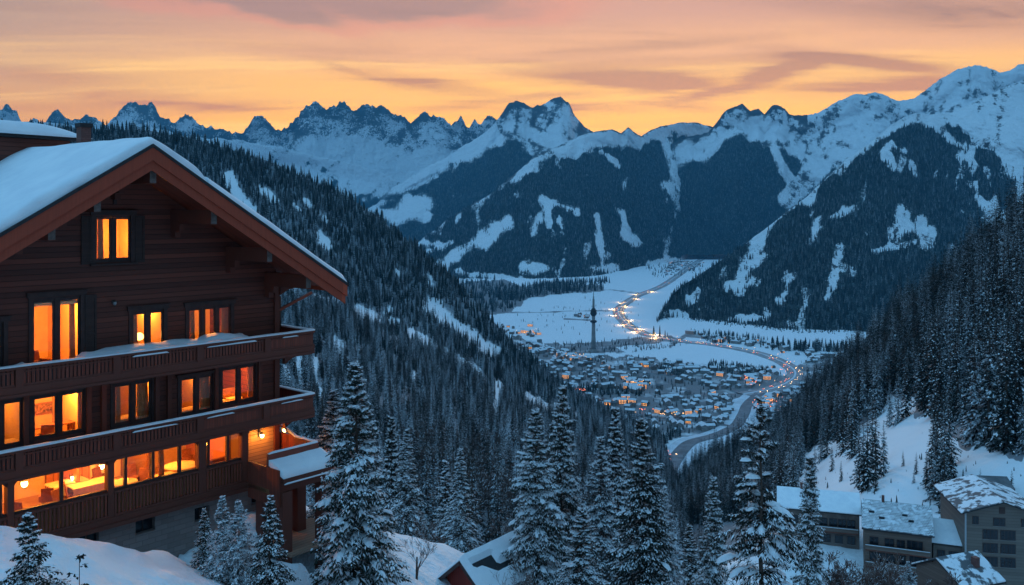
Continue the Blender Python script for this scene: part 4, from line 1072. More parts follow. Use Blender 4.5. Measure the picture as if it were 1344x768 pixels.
me=np_mesh('valley_floor',np.stack([Xf,Yf,Zf],-1).reshape(-1,3),q,m,smooth=True); at_=me.attributes.new('town','FLOAT','POINT'); at_.data.foreach_set('value',town.astype(np.float32).ravel())
link_mesh('valley_floor',me)['kind']='structure'
def fz(x,y): return -400+(fbm(np.asarray(x,float)/120,np.asarray(y,float)/120,oct=4,seed=7)-.5)*5

# --- roads as ribbons laid on the floor
def catmull(pts,n=12):
    P=np.array(pts,float); P=np.vstack([2*P[0]-P[1],P,2*P[-1]-P[-2]]); out=[]
    for i in range(1,len(P)-2):
        for t in np.linspace(0,1,n,endpoint=False):
            out.append(.5*((2*P[i])+(-P[i-1]+P[i+1])*t+(2*P[i-1]-5*P[i]+4*P[i+1]-P[i+2])*t*t+(-P[i-1]+3*P[i]-3*P[i+1]+P[i+2])*t**3))
    out.append(P[-2]); return np.array(out)
ROADS={}
def ribbon(name,pix,width,mat,lift=.5,offs=0.0,n=12):
    C=catmull([floor_pt(*p) for p in pix],n); T=np.gradient(C,axis=0); T/=np.linalg.norm(T,axis=1)[:,None]; S=np.stack([T[:,1],-T[:,0]],1)
    W=np.interp(np.linspace(0,1,len(C)),np.linspace(0,1,len(np.atleast_1d(width))),np.atleast_1d(width))[:,None]
    C=C+S*offs; rows=[]
    for kx in np.linspace(-.5,.5,5):
        q_=C+S*W*kx; rows.append(np.stack([q_[:,0],q_[:,1],fz(C[:,0],C[:,1])+lift+1.2],1))
    edge=[]
    for kx,sg in ((-.5,0),(.5,0)):
        q_=C+S*W*kx*1.0; edge.append(np.stack([q_[:,0]+S[:,0]*np.sign(kx)*4,q_[:,1]+S[:,1]*np.sign(kx)*4,fz(C[:,0],C[:,1])-3],1))
    V=np.stack([edge[0]]+rows+[edge[1]],1); idx=np.arange(V.shape[0]*7).reshape(-1,7); q=np.stack([idx[:-1,:-1],idx[1:,:-1],idx[1:,1:],idx[:-1,1:]],-1).reshape(-1,4)
    me=np_mesh(name,V.reshape(-1,3),q,mat,smooth=False); o=link_mesh(name,me); o['kind']='structure'; ROADS[name]=(C,S,W,fz(C[:,0],C[:,1])+lift+1.2); return o
M['asphalt']=m_simple('asphalt',(.15,.155,.17),.7,.35,.05,0); M['verge']=m_simple('ploughed_snow',(.62,.66,.72),.8,.12,.04,0); M['slush']=m_simple('slushy_road',(.27,.275,.29),.6,.3,.05,0)
HWY=[(925,338),(905,350),(892,360),(868,376),(838,388),(816,402),(812,412),(826,428),(850,440),(890,448),(935,453),(980,461),(1018,472),(1040,484),(1043,494),(1030,504),(1004,513),(975,518)]
ribbon('highway',HWY,[52,46,42,40,38,36],M['slush'],1.0)
ribbon('highway_median',HWY,[4.5],M['verge'],1.25)
LOW=[(1004,514),(985,530),(978,545),(968,560),(945,572),(915,580),(902,588),(888,606),(880,625),(884,645),(903,660),(930,668),(960,672)]
ribbon('river_bank',LOW,[70,60,62,58,62,60],M['verge'],.0)
ribbon('valley_road',LOW,[22,22,24,25,26,26],M['asphalt'],.5,4)
ribbon('town_street',[(690,470),(760,486),(840,488),(920,500),(980,518),(1040,536)],[14],M['asphalt'],.4)
ribbon('town_street',[(760,540),(830,546),(900,552),(960,560)],[14],M['asphalt'],.4)
ribbon('town_street',[(900,548),(925,536),(955,528),(985,520)],[13],M['verge'],.3)
ribbon('town_street',[(1020,500),(1060,506),(1100,498),(1130,490)],[12],M['asphalt'],.3)
# ================================================================== TREES
def cards(base, dirv, perp, ln, wd, mid=.42, sag=0.0):
    """diamond shaped sprays; arrays (n,3),(n,3),(n,3),(n,),(n,)"""
    m=base+dirv*(ln*mid)[:,None]; tip=base+dirv*ln[:,None]
    tip=tip+np.array([0,0,-1.])*(sag*ln)[:,None] if np.ndim(sag) or sag else tip
    V=np.stack([base,m+perp*wd[:,None],tip,m-perp*wd[:,None]],1).reshape(-1,3)
    F=np.arange(len(base)*4).reshape(-1,4); return V,F
def unit(v): return v/np.maximum(np.linalg.norm(v,axis=1),1e-9)[:,None]
def spruce_arrays(H,Rd,seed,whorls,perw,tw,snow=.6,shape=.85,gap=.0,tw_w=.075,bottom=.05,pads=2,asym=.25,feather=False,padsize=.024):
    rng=np.random.default_rng(seed)
    t=np.sort(np.concatenate([np.linspace(bottom,.985,whorls)[:,None].repeat(perw,1).ravel()])); nb=len(t)
    t=np.clip(t+rng.normal(0,.35/whorls,nb),bottom,.99)
    az=rng.uniform(0,2*np.pi,nb)
    env=Rd*((1-t)**shape)*(.92+.16*np.sin(az*2+seed)*asym/.25)*(1+asym*(fbm(az/1.2+seed,t*9,oct=3,seed=seed)-.5)*2)
    Lb=np.maximum(env*rng.uniform(.72,1.08,nb),.02*H*(1-t)+.012*H)
    keep=(fbm(az*.9+seed*3.1,t*11,oct=3,seed=seed+5)>gap); t,az,Lb=t[keep],az[keep],Lb[keep]; nb=len(t)
    rad=np.stack([np.cos(az),np.sin(az),0*az],1); sd=np.stack([-np.sin(az),np.cos(az),0*az],1)
    a=np.interp(t,[0,.35,.7,1],[-.22,-.12,.18,.9])+rng.normal(0,.06,nb); b=np.interp(t,[0,.5,1],[-.28,-.30,-.25])+rng.normal(0,.05,nb)
    z0=t*H
    def spine(i,s):
        r=Lb[i]*s; dz=Lb[i]*(a[i]*s+b[i]*s*s+.16*np.clip(s-.7,0,1)**2*3)
        return np.stack([rad[i,0]*r,rad[i,1]*r,z0[i]+dz],1)
    n_t=np.maximum(4,(tw*(.45+.55*Lb/ max(Lb.max(),1e-6))).astype(int)); bi=np.repeat(np.arange(nb),n_t); n=len(bi)
    s=rng.uniform(.06,1.0,n)**.8; sgn=rng.choice([-1.,1.],n); th=np.radians(rng.uniform(28,72,n))*(1-.45*s)
    l=np.maximum(Lb[bi]*(.40*(1-s)+.13)*rng.uniform(.7,1.2,n),.006*H+.1*Lb[bi])
    l=np.minimum(l,.16*Rd+.12*Lb[bi]+.03*H)
    slope=a[bi]+2*b[bi]*s
    d=rad[bi]*np.cos(th)[:,None]+sd[bi]*(np.sin(th)*sgn)[:,None]; d[:,2]+=slope*.7-rng.uniform(.0,.5,n)
    hang=rng.random(n)<.28; d[hang,2]-=rng.uniform(.5,1.3,hang.sum()); d=unit(d)
    base=spine(bi,s)
    if feather:
        # side shoots: start part way out along the side branch and fan from it
        qq=rng.random(n)**.75; base=base+d*(l*qq)[:,None]-np.array([0,0,1.])*(.10*l*qq*qq)[:,None]
        lat=unit(np.cross(d,np.array([0,0,1.])+0*d)); ph=np.radians(rng.uniform(12,55,n))*rng.choice([-1.,1.],n)
        d=d*np.cos(ph)[:,None]+lat*np.sin(ph)[:,None]; d[:,2]-=rng.uniform(-.05,.35,n); d=unit(d)
        l=np.minimum(l*.45+.05,.030*H)*rng.uniform(.55,1.2,n)
    up=np.array([0,0,1.])+rng.normal(0,.45,(n,3)); perp=unit(np.cross(d,up))
    wd=np.minimum(tw_w*(.6+.8*rng.random(n)),l*.32)
    V1,F1=cards(base,d,perp,l,wd,sag=.12)
    # spine sprays, so that each limb reads
    j=np.repeat(np.arange(nb),3); sj=np.tile(np.array([0.,.33,.66]),nb); p0=spine(j,sj); p1=spine(j,np.minimum(sj+.42,1.05)); dd=p1-p0; ll=np.linalg.norm(dd,axis=1); dd=unit(dd)
    V2,F2=cards(p0,dd,unit(np.cross(dd,np.array([0,0,1.])+rng.normal(0,.2,(len(j),3)))),ll,np.minimum(tw_w*1.3,ll*.3))
    # leader
    V3=np.array([[0,0,.955*H],[.006*H,0,.97*H],[0,0,1.0*H],[-.006*H,0,.97*H],[0,0,.955*H],[0,.006*H,.97*H],[0,0,1.0*H],[0,-.006*H,.97*H]]); F3=np.arange(8).reshape(2,4)
    V=np.concatenate([V1,V2,V3]); F=np.concatenate([F1,F2+len(V1),F3+len(V1)+len(V2)])
    # snow: on the sprays that face up, in clumps, and as pads on the limbs
    lv=fbm(az*1.3+seed,t*7,oct=3,seed=seed+9)
    pr=np.clip(snow*1.25*(.45+1.4*(lv[bi]-.5)+.65*s),0,1)
    ks=(rng.random(n)<pr)&(~hang)
    off=np.array([0,0,.012*H/ max(1,H/10)+.02*0+.0025*H])
    SV,SF=cards((base+off)[ks]+d[ks]*(l[ks]*.12)[:,None],d[ks],perp[ks],l[ks]*.9,wd[ks]*rng.uniform(.75,1.15,ks.sum()),sag=.10)
    PV=[];PF=[]
    if pads:
        k=rng.random((nb,pads))<np.clip(snow*1.3*(.35+1.5*(lv-.45)),0,1)[:,None]; bi2,_=np.nonzero(k); m=len(bi2)
        if m:
            s2=rng.uniform(.35,.95,m); c=spine(bi2,s2); sl=(a[bi2]+2*b[bi2]*s2); fw=unit(rad[bi2]+np.stack([0*sl,0*sl,sl],1)); sd2=sd[bi2]
            A=np.minimum(Lb[bi2]*rng.uniform(.13,.30,m)*.8*padsize/.024,padsize*H); B_=A*rng.uniform(.3,.6,m); hgt=np.minimum(A*.30,.011*H)
            up2=np.cross(fw,sd2)
            ring=[]
            for q in range(8):
                an=q*np.pi/4; rr=rng.uniform(.75,1.2,m); ring.append(c+fw*(A*np.cos(an)*rr)[:,None]+sd2*(B_*np.sin(an)*rr)[:,None]-np.array([0,0,1.])*(hgt*.35)[:,None])
            ring2=[]
            for q in range(8):
                an=q*np.pi/4+.2; rr=rng.uniform(.5,.75,m); ring2.append(c+fw*(A*np.cos(an)*rr)[:,None]+sd2*(B_*np.sin(an)*rr)[:,None]+up2*(hgt*.8)[:,None])
            top=c+up2*(hgt*1.2)[:,None]
            PVs=np.stack(ring+ring2+[top],1); PV=PVs.reshape(-1,3); o=(np.arange(m)*17)[:,None]
            f4=[[q,(q+1)%8,8+(q+1)%8,8+q] for q in range(8)]; PF4=np.concatenate([o+np.array(x)[None] for x in f4]); f3=[[8+q,8+(q+1)%8,16] for q in range(8)]; PF3=np.concatenate([o+np.array(x)[None] for x in f3])
            PF=(PF4+len(SV),PF3+len(SV))
    if len(PV): SVV=np.concatenate([SV,PV]); SFF=[np.concatenate([SF,PF[0]]),PF[1]]
    else: SVV=SV; SFF=[SF]
    return (V,F),(SVV,SFF)
def trunk_mesh(name,H,r,seed,ext=0.0,n=7):
    rng=np.random.default_rng(seed); mb=MB(); pts=[];rad=[]
    for i in range(8):
        f=i/7; pts.append((rng.normal(0,.004*H)*(f>0),rng.normal(0,.004*H)*(f>0),-ext+(H*.985+ext)*f)); rad.append(max(r*(1-f)**.9,.004*H*.4)*(1.25 if i==0 else 1))
    mb.tube(pts,rad,n)
    me=bpy.data.meshes.new(name); me.from_pydata(mb.v,[],mb.f); me.materials.append(M['bark']); me.update(); return me
PROTO={}
def spruce_proto(key,H,Rd,seed,needle='needle',trunk_r=None,ext=3.0,**kw):
    (V,F),(SV,SF)=spruce_arrays(H,Rd,seed,**kw)
    PROTO[key]=(trunk_mesh('trunk',H,trunk_r or .014*H,seed,ext),np_mesh('crown',V,F,M[needle]),np_mesh('snow',SV,SF,M['tree_snow']) if len(SV) else None,H)
def place_tree(key,loc,height,label,rz=0,group=None,name='spruce_tree',cat='spruce',wide=1.0):
    tr,cr,sn,H=PROTO[key]; o=empty(name,loc,rz,height/H); o.scale=(height/H*wide,height/H*wide,height/H); tag(o,label,cat,group)
    link_mesh('trunk',tr,o); link_mesh('crown',cr,o)
    if sn is not None: link_mesh('snow',sn,o)
    return o
# near kinds
spruce_proto('laden',17,3.7,11,'needle',whorls=50,perw=9,tw=110,snow=.95,shape=.80,tw_w=.040,pads=3,feather=True)
spruce_proto('laden2',17,3.3,12,'needle',whorls=50,perw=9,tw=105,snow=.95,shape=.78,tw_w=.038,pads=3,asym=.35,feather=True)
spruce_proto('dark',20,3.4,13,'needle_dark',whorls=58,perw=9,tw=105,snow=.42,shape=.74,tw_w=.045,pads=1,feather=True)
spruce_proto('dusted',16,2.7,14,'needle',whorls=52,perw=9,tw=85,snow=.76,shape=.80,tw_w=.036,pads=2,feather=True)
spruce_proto('frosted',15,3.0,15,'needle_frost',whorls=46,perw=9,tw=100,snow=.70,shape=.85,tw_w=.034,pads=1,feather=True)
spruce_proto('gappy',19,3.3,16,'needle_dark',whorls=38,perw=8,tw=140,snow=.50,shape=.72,tw_w=.042,padsize=.042,pads=5,gap=.40,asym=.5,feather=True)
spruce_proto('young',5,1.45,17,'needle_frost',whorls=26,perw=8,tw=64,snow=.75,shape=.9,tw_w=.022,pads=1,trunk_r=.07,ext=1,feather=True)
spruce_proto('young_dark',5,1.35,18,'needle',whorls=24,perw=8,tw=60,snow=.5,shape=.9,tw_w=.022,pads=1,trunk_r=.07,ext=1,feather=True)
spruce_proto('sapling',3,1.0,19,'needle_dark',whorls=13,perw=5,tw=15,snow=0,shape=.8,tw_w=.03,pads=0,gap=.3,trunk_r=.04,ext=1,feather=True)
# (kind, picture column, top row, distance, half width in picture units at the foot of the frame or None, label)
HERO=[
 ('laden',466,478,35,'tall heavily snow laden spruce standing beside the chalet terrace'),
 ('laden2',438,512,44,'snow laden spruce half hidden behind the big spruce by the chalet terrace'),
 ('dusted',534,564,88,'narrow dusted spruce with bare lower trunk above the red roofed hut snowfield'),
 ('dark',514,548,120,'slim dark spruce behind the big snow laden spruce beside the chalet'),
 ('dusted',604,590,82,'snow dusted spruce right behind the small red hut'),
 ('dusted',585,606,100,'thin spruce peeking out left of the spruce behind the red hut'),
 ('laden2',703,538,56,'tall snowy spruce at the left edge of the central foreground clump'),
 ('dusted',738,508,64,'tallest spruce of the central foreground clump, its tip against the grey slope'),
 ('laden',764,668,43,'short bright snowy spruce in front of the central foreground clump'),
 ('frosted',788,576,62,'frost whitened spruce in the middle of the central foreground clump'),
 ('dusted',808,536,78,'slender spruce whose tip rises between the frosted spruce and the dark spruce'),
 ('dark',843,552,52,'broad very dark spruce at the right of the central foreground clump'),
 ('frosted',872,640,74,'pale frosted spruce tucked behind the broad very dark spruce'),
 ('dusted',936,628,62,'lone slim snowy spruce between the dark clump and the tall ragged spruce'),
 ('gappy',999,522,46,'tall ragged spruce with thin top and thick snow pads in front of the valley road'),
 ('dusted',1063,600,60,'slim dark spruce in front of the long low snow roofed building'),
 ('dark',905,690,95,'small dark spruce low between the two slim foreground spruces'),
 ('frosted',690,585,105,'pale spruce behind the tall snowy spruce of the central clump'),
 ('frosted',1192,738,112,'small frosted spruce tip in front of the tiled roof hotel'),
]
def tree_base(px,top,Y,minh=6):
    x,y,zt=at(px,top,Y); zg=gz(x,y); return x,y,zt,min(zg,zt-minh)
k=0
for kind,px,top,Y,lab in HERO:
    x,y,zt,zb=tree_base(px,top,Y); h=zt-zb+.3
    H=PROTO[kind][3]; wide=1.0
    if h/H>1.25: wide=1.25/(h/H)
    if h/H<.8: wide=min(1.3,.85/(h/H))
    place_tree(kind,(x,y,zb-.3),h,lab,rz=k*1.37,group='foreground spruces',wide=wide); k+=1
for kind,px,top,bot,Y,lab in (('young',292,652,752,30,'young frosted spruce in the middle of the trio below the stone base'),('young_dark',268,668,745,31,'young spruce at the left of the trio below the stone base'),('young',313,658,760,29.5,'young frosted spruce at the right of the trio below the stone base'),
        ('young_dark',355,652,772,29,'young snowy spruce standing alone in front of the terrace posts'),('young_dark',37,676,800,19,'dark young spruce on the snowbank at the lower left corner'),('sapling',105,728,800,17,'thin bare sapling spruce at the bottom of the snowbank'),('sapling',50,735,800,17.5,'tiny spruce top beside the dark young spruce on the snowbank')):
    x,y,zt=at(px,top,Y); zb=at(px,bot,Y)[2]; place_tree(kind,(x,y,min(zb,gz(x,y))),zt-min(zb,gz(x,y)),lab,rz=px,group='young spruces near the chalet',wide=1.3 if kind!='sapling' else 1.0)

# bare broadleaf trees
def bare_mesh(seed,H,depth=6,spread=.5,first=.28,r0=.11,nside=4,twiggy=3,rmin=.011):
    rng=random.Random(seed); mb=MB()
    def grow(p,d,l,r,k):
        n=3; pts=[p];rad=[r]
        for i in range(n):
            d=(d+Vector((rng.gauss(0,.13),rng.gauss(0,.13),.04+rng.gauss(0,.08)))).normalized(); p=p+d*(l/n); pts.append(p); rad.append(max(rmin,r*(1-.35*(i+1)/n)))
        mb.tube(pts,rad,nside if k<3 else 3,cap=False)
        if k>=depth: return
        for c in range(rng.choice((2,3)) if k<depth-2 else twiggy):
            ang=rng.uniform(.3,1.0)*spread*1.5; ax=Vector((rng.gauss(0,1),rng.gauss(0,1),rng.gauss(0,.4))).normalized(); nd=(d+ax*ang).normalized()
            q=pts[rng.choice((1,2,3,3))]; grow(q,nd,l*rng.uniform(.6,.86),rad[-1]*rng.uniform(.5,.75),k+1)
    grow(Vector((0,0,-.5)),Vector((0,0,1)),H*first,r0,0)
    return mb
m,nt,b=new_mat('bare_twigs'); ge=N(nt,'ShaderNodeNewGeometry'); sp2=N(nt,'ShaderNodeSeparateXYZ'); L(nt,ge.outputs['Normal'],sp2.inputs[0])
L(nt,mixc(nt,mth(nt,'MULTIPLY',ramp(nt,sp2.outputs['Z'],.35,.8),ramp(nt,noise_out(nt,4,3),.42,.6)),(.13,.082,.07),(.70,.72,.76)),b.inputs['Base Color']); b.inputs['Roughness'].default_value=.9; M['twigs']=m
BARE=[]
for i,(sd_,H,dp,sprd,rm) in enumerate(((3,9,6,.55,.012),(8,9,6,.7,.012),(21,9,6,.6,.012),(5,9,7,.6,.03),(14,9,7,.75,.03),(33,9,7,.65,.03),(6,9,6,.6,.055),(15,9,6,.75,.055),(34,9,6,.65,.055))):
    mb=bare_mesh(sd_,H,dp,sprd,rmin=rm); me=bpy.data.meshes.new('branches'); 
    nk=4*3; 
    me.from_pydata(mb.v,[],mb.f); me.materials.append(M['twigs']); me.update()
    # trunk is the first tube, the branches the rest
    tb=MB(); tb.tube([(0,0,-1),(0,0,H*.12),(.02,.03,H*.28)],[.16,.12,.085],7); tm=bpy.data.meshes.new('trunk'); tm.from_pydata(tb.v,[],tb.f); tm.materials.append(M['bark']); tm.update()
    BARE.append((tm,me,H))
def bare_tree(i,loc,h,label,rz=0,group='bare broadleaf trees'):
    tm,me,H=BARE[i%3+(6 if loc[1]>185 else 3 if loc[1]>85 else 0)]; o=empty('bare_tree',loc,rz,h/H); tag(o,label,'bare tree',group); link_mesh('trunk',tm,o); link_mesh('branches',me,o); return o
for i,(px,top,Y,lab) in enumerate(((547,655,44,'bare dark tree in front of the snowfield left of the red hut'),(640,690,62,'brown bare tree just behind the snowy hut roof'),(668,655,72,'tall brown bare tree between the red hut and the central spruces'),
      (655,735,50,'leafless shrub tree at the lower right corner of the red hut'),(575,650,95,'thin bare tree behind the slope above the red hut'),(690,700,50,'bare brown tree under the tall snowy spruce at the left of the central clump'),
      (1120,690,118,'frosted bare tree at the left end of the tiled roof hotel'),(1090,705,105,'frosted bare tree in front of the long low building'),(1150,715,108,'frosted bare tree below the tiled roof hotel balconies'),
      (1166,694,112,'dark straight larch like bare tree before the tiled roof hotel'),(1225,740,115,'low bare tree in front of the small plain hotel wing'),(1100,735,88,'wide bare tree at the bottom edge left of the hotels'),(1245,748,118,'low bare shrub tree beside the front snow roof at the right'),(1180,745,100,'frost covered bare tree in front of the hotel ground floor'))):
    x,y,zt=at(px,top,Y); zb=min(gz(x,y),zt-3.5); bare_tree(i,(x,y,zb),(zt-zb)*1.02,lab,rz=i*1.9)

# ---------------------------------------------------------------- forests
# kinds: middle distance (with snow), far
spruce_proto('mid1',1.0,.155,31,'far_needle',whorls=26,perw=7,tw=9,snow=.24,shape=.72,tw_w=.011,pads=0,bottom=.03,ext=.15)
spruce_proto('mid2',1.0,.135,32,'far_needle',whorls=28,perw=7,tw=9,snow=.20,shape=.66,tw_w=.010,pads=0,bottom=.03,ext=.15)
spruce_proto('mid3',1.0,.175,33,'far_needle',whorls=24,perw=7,tw=9,snow=.30,shape=.78,tw_w=.012,pads=0,bottom=.03,ext=.15)
spruce_proto('slope1',1.0,.15,34,'mid_needle',whorls=26,perw=7,tw=9,snow=0,shape=.74,tw_w=.012,pads=0,bottom=.03,ext=.15)
spruce_proto('slope2',1.0,.13,35,'mid_needle',whorls=28,perw=7,tw=9,snow=0,shape=.68,tw_w=.011,pads=0,bottom=.03,ext=.15)
def far_proto(key,seed,Rd,layers=6,nn=9):
    rng=np.random.default_rng(seed); V=[];F=[]
    for i in range(layers):
        f=i/layers; z0=.03+.97*f; zt=min(1.0,z0+1.75/layers) if i<layers-1 else 1.0; r=Rd*(1-f)**.8; b0=len(V)
        V.append((0,0,zt))
        for k in range(2*nn):
            a=2*math.pi*k/(2*nn)+i; rr=r*(rng.uniform(.85,1.15) if k%2==0 else rng.uniform(.45,.62)); V.append((rr*math.cos(a),rr*math.sin(a),z0+(0 if k%2==0 else .035)+rng.normal(0,.008)))
        for k in range(2*nn): F.append((b0,b0+1+k,b0+1+(k+1)%(2*nn)))
    PROTO[key]=(trunk_mesh('trunk',1.0,.014,seed,.15,5),np_mesh('crown',np.array(V),np.array(F),M['far_needle_plain']),None,1.0)
far_proto('far1',41,.15); far_proto('far2',42,.125); far_proto('far3',43,.18,5,8)

def scatter(name,area,hmin,hmax,seed,thr=.12,clump=None,pxlim=None,cap=None):
    """random tree sites on a hillside, dense where its wood mask is on; returns sites and heights"""
    V,fm,PX,PYg=SURF[name]; rng=np.random.default_rng(seed)
    A,B,C=V[:-1,:-1],V[1:,:-1],V[:-1,1:]; ar=np.linalg.norm(np.cross(B-A,C-A),axis=-1)
    f=(fm[:-1,:-1]>thr)*np.clip(fm[:-1,:-1],0,1)
    if pxlim is not None: f=f*((PX[:-1,:-1]>pxlim[0])&(PX[:-1,:-1]<pxlim[1])&(PYg[:-1,:-1]<pxlim[2]))
    if clump: f=f*(.35+1.1*fbm(V[:-1,:-1,0]/clump,V[:-1,:-1,1]/clump,oct=3,seed=seed))
    f=f**1.3
    lam=ar*f/area
    cnt=rng.poisson(lam); ii,jj=np.nonzero(cnt); rep=np.repeat(np.arange(len(ii)),cnt[ii,jj]); ii,jj=ii[rep],jj[rep]
    a=rng.random(len(ii))[:,None]; b_=rng.random(len(ii))[:,None]
    P=V[ii,jj]*(1-a)*(1-b_)+V[ii+1,jj]*a*(1-b_)+V[ii,jj+1]*(1-a)*b_+V[ii+1,jj+1]*a*b_
    h=hmin+(hmax-hmin)*rng.random(len(P))**1.5*(.7+.6*fbm(P[:,0]/60,P[:,1]/60,oct=2,seed=seed+1))
    return P,h
sites=[];
for nm,ar,h0,h1,sd_,pl in (('right_hill',42,17,35,1,(860,1500,690)),('left_hill',36,6,27,2,(-330,960,800)),('right_mountain',170,15,31,3,(860,1400,450)),('central_mountain',270,17,33,4,(500,1130,400)),('twin_peak_mountain',420,22,36,5,(440,800,345)),('right_snow_crest',230,18,34,6,(880,1130,345)),('snowy_shoulder',700,20,34,7,(180,600,300))):
    P,h=scatter(nm,ar,h0,h1,sd_,clump=(70 if ar<60 else None),pxlim=pl); sites.append((P,h,np.full(len(P),{'right_hill':0,'left_hill':1}.get(nm,2))))
# woods and tree rows on the valley floor
def floor_trees(poly,n,h0,h1,seed):
    rng=np.random.default_rng(seed); xs=[p[0] for p in poly]; ys_=[p[1] for p in poly]; out=[]
    px=rng.uniform(min(xs),max(xs),n*4); py=rng.uniform(min(ys_),max(ys_),n*4); k=in_poly(px,py,poly); px,py=px[k][:n],py[k][:n]
    Y=400*FPX/(py-HY); X_=(px-CX)/FPX*Y; P=np.stack([X_,Y,fz(X_,Y)],1); h=rng.uniform(h0,h1,len(P)); sites.append((P,h,np.full(len(P),2)))
floor_trees([(590,374),(650,367),(700,385),(664,410),(600,413)],420,18,40,1)
floor_trees([(640,386),(700,378),(792,376),(792,382),(720,388),(660,396)],300,22,55,2)
floor_trees([(700,374),(800,369),(800,372),(705,378)],120,22,45,3)
floor_trees([(1004,452),(1060,456),(1140,458),(1140,463),(1060,464),(1004,460)],130,18,36,4)
floor_trees([(905,436),(960,438),(1010,446),(1000,456),(930,450)],150,10,22,5)
floor_trees([(935,475),(985,484),(1018,486),(1000,492),(960,492),(925,486)],200,8,16,6)
floor_trees([(868,478),(890,486),(905,495),(890,497),(862,488)],90,8,18,7)
floor_trees([(660,412),(840,385),(840,440),(680,440)],120,6,12,8)
floor_trees([(840,345),(930,350),(900,362),(860,366)],120,14,26,9)
floor_trees([(690,500),(760,508),(850,512),(840,520),(760,518)],160,10,18,10)
floor_trees([(740,560),(860,568),(880,588),(850,592),(760,580)],300,12,22,11)
floor_trees([(880,565),(900,570),(890,590),(865,590)],60,14,22,12)
floor_trees(TOWN,900,6,13,13)
floor_trees([(715,452),(790,448),(880,440),(905,452),(850,462),(780,464),(740,468)],260,6,14,14)
V,fm,PXg,PYg=SURF['right_hill']; rng=np.random.default_rng(77); kk=np.nonzero(((PXg>1035)&(PXg<1380)&(PYg<690)&(fm<.3)).ravel())[0]; kk=rng.choice(kk,150)
sites.append((V.reshape(-1,3)[kk]+rng.normal(0,.6,(150,3))*np.array([1,1,0]),rng.uniform(.2,1.0,150)**3*3.4+.4,np.full(150,2)))
P=np.concatenate([s[0] for s in sites]); Hh=np.concatenate([s[1] for s in sites]); Kd=np.concatenate([s[2] for s in sites])
spx=CX+FPX*P[:,0]/P[:,1]; spy=HY-FPX*P[:,2]/P[:,1]; sc_=FPX*Hh/P[:,1]
# keep clear of the roads and hotels
rd=np.zeros(len(P),bool)
for nm in ('highway','valley_road','river_bank'):
    C_=ROADS[nm][0]; w_=float(np.max(ROADS[nm][2]))/2+6
    for c in C_[::3]: rd|=(np.hypot(P[:,0]-c[0],P[:,1]-c[1])<w_)&(P[:,2]<-370)
P,Hh,Kd,spx,spy,sc_=[q[~rd] for q in (P,Hh,Kd,spx,spy,sc_)]
# the largest in the picture become trees of their own
vis=(spx>-5)&(spx<1349)&(spy-sc_<760)&~((spx<420)&(spy>300)&(spx<330+0*spx))
vis&=~((spx>440)&(spx<890)&(spy-sc_>620))&~((spx<1035)&(spy-sc_>640))
order=np.argsort(-np.where(vis,sc_,0))[:238]; ind=np.zeros(len(P),bool); ind[order]=True
for q,i in enumerate(order):
    x,y,z=P[i]; kind=('mid1','mid2','mid3')[q%3] if Kd[i]==0 else ('slope1','slope2')[q%2]
    if Kd[i]==0: lab,gr=('dark snow dusted spruce among the dense tall trees of the right hillside','tall spruces on the right hillside')
    else: lab,gr=('dark spruce in the dense forest of the left hillside below the chalet roof line','tall spruces on the left hillside')
    place_tree(kind,(x,y,z-.3),Hh[i],lab,rz=float(q*2.4),group=gr)
# lone spruces in the clearing, by hand
for px,bot,hpx,lab in ((1186,612,22,'lone small spruce in the snowy clearing above the tiled roof, left of a pair'),(1203,622,30,'lone spruce in the snowy clearing, right of the smallest lone one'),(1216,634,44,'taller lone spruce at the right of the open snowy clearing'),(1104,632,28,'small spruce on the snow above the long low building, left'),(1092,618,34,'narrow spruce at the left part of the snowy clearing'),(1150,645,38,'small spruce on the snow close above the tiled roof ridge'),
        (1258,668,36,'spruce on the snow just left of the big grey gabled house'),(1237,672,60,'tall spruce rising behind the small plain hotel wing'),(1228,655,92,'tallest spruce beside the clearing, above the small plain hotel wing'),(1287,640,26,'small spruce left of the dark shed behind the gabled house'),(1328,642,28,'small spruce right of the dark shed behind the gabled house'),(1070,622,40,'narrow dark spruce near the left end of the snowy clearing')):
    # stand it on the hill surface
    V,fm,PXg,PYg=SURF['right_hill']; j=np.argmin((PXg-px)**2+(PYg-bot)**2); x,y,z=V.reshape(-1,3)[j]
    place_tree('mid2',(x,y,z-.3),hpx/FPX*y,lab,rz=px,group='lone spruces in the snowy clearing',wide=1.1)
for i,(px,bot,hpx) in enumerate(((1128,636,88),(1139,642,104),(1150,630,98),(1160,622,72),(1133,622,80),(1145,612,92),(1117,602,78),(1107,594,64),(1122,588,84),(1086,600,56),(1078,606,48),(1231,650,112),(1240,662,128),(1224,640,104),(1250,660,92),(1236,630,118),(1246,612,110),(1229,606,96),(1178,556,70),(1190,548,80),(1168,560,64))):
    V,fm,PXg,PYg=SURF['right_hill']; j=np.argmin((PXg-px)**2+(PYg-bot)**2); x,y,z=V.reshape(-1,3)[j]
    left=px<1200
    place_tree(('mid1','mid3','mid2')[i%3],(x,y,z-.3),hpx/FPX*y,'tall dark spruce in the grove that runs down into the left of the snowy clearing' if left else 'tall dark spruce in the grove dividing the snowy clearing above the plain hotel wing',rz=px*1.3,group='grove in the left of the clearing' if left else 'grove dividing the clearing')
# a few lone spruces on the white valley fields
for i,(px,py,h,lab) in enumerate(((768,392,16,'lone dark tree on the white field right of the tower'),(866,442,40,'tallest spruce of the small group beside the motorway bend'),(858,440,32,'spruce at the left of the small group beside the motorway bend'),(873,443,26,'spruce at the right of the small group beside the motorway bend'))):
    x,y=floor_pt(px,py); place_tree(('far1','far2','far3')[i%3],(x,y,float(fz(x,y))),h,lab,rz=i,group='lone spruces on the valley fields')
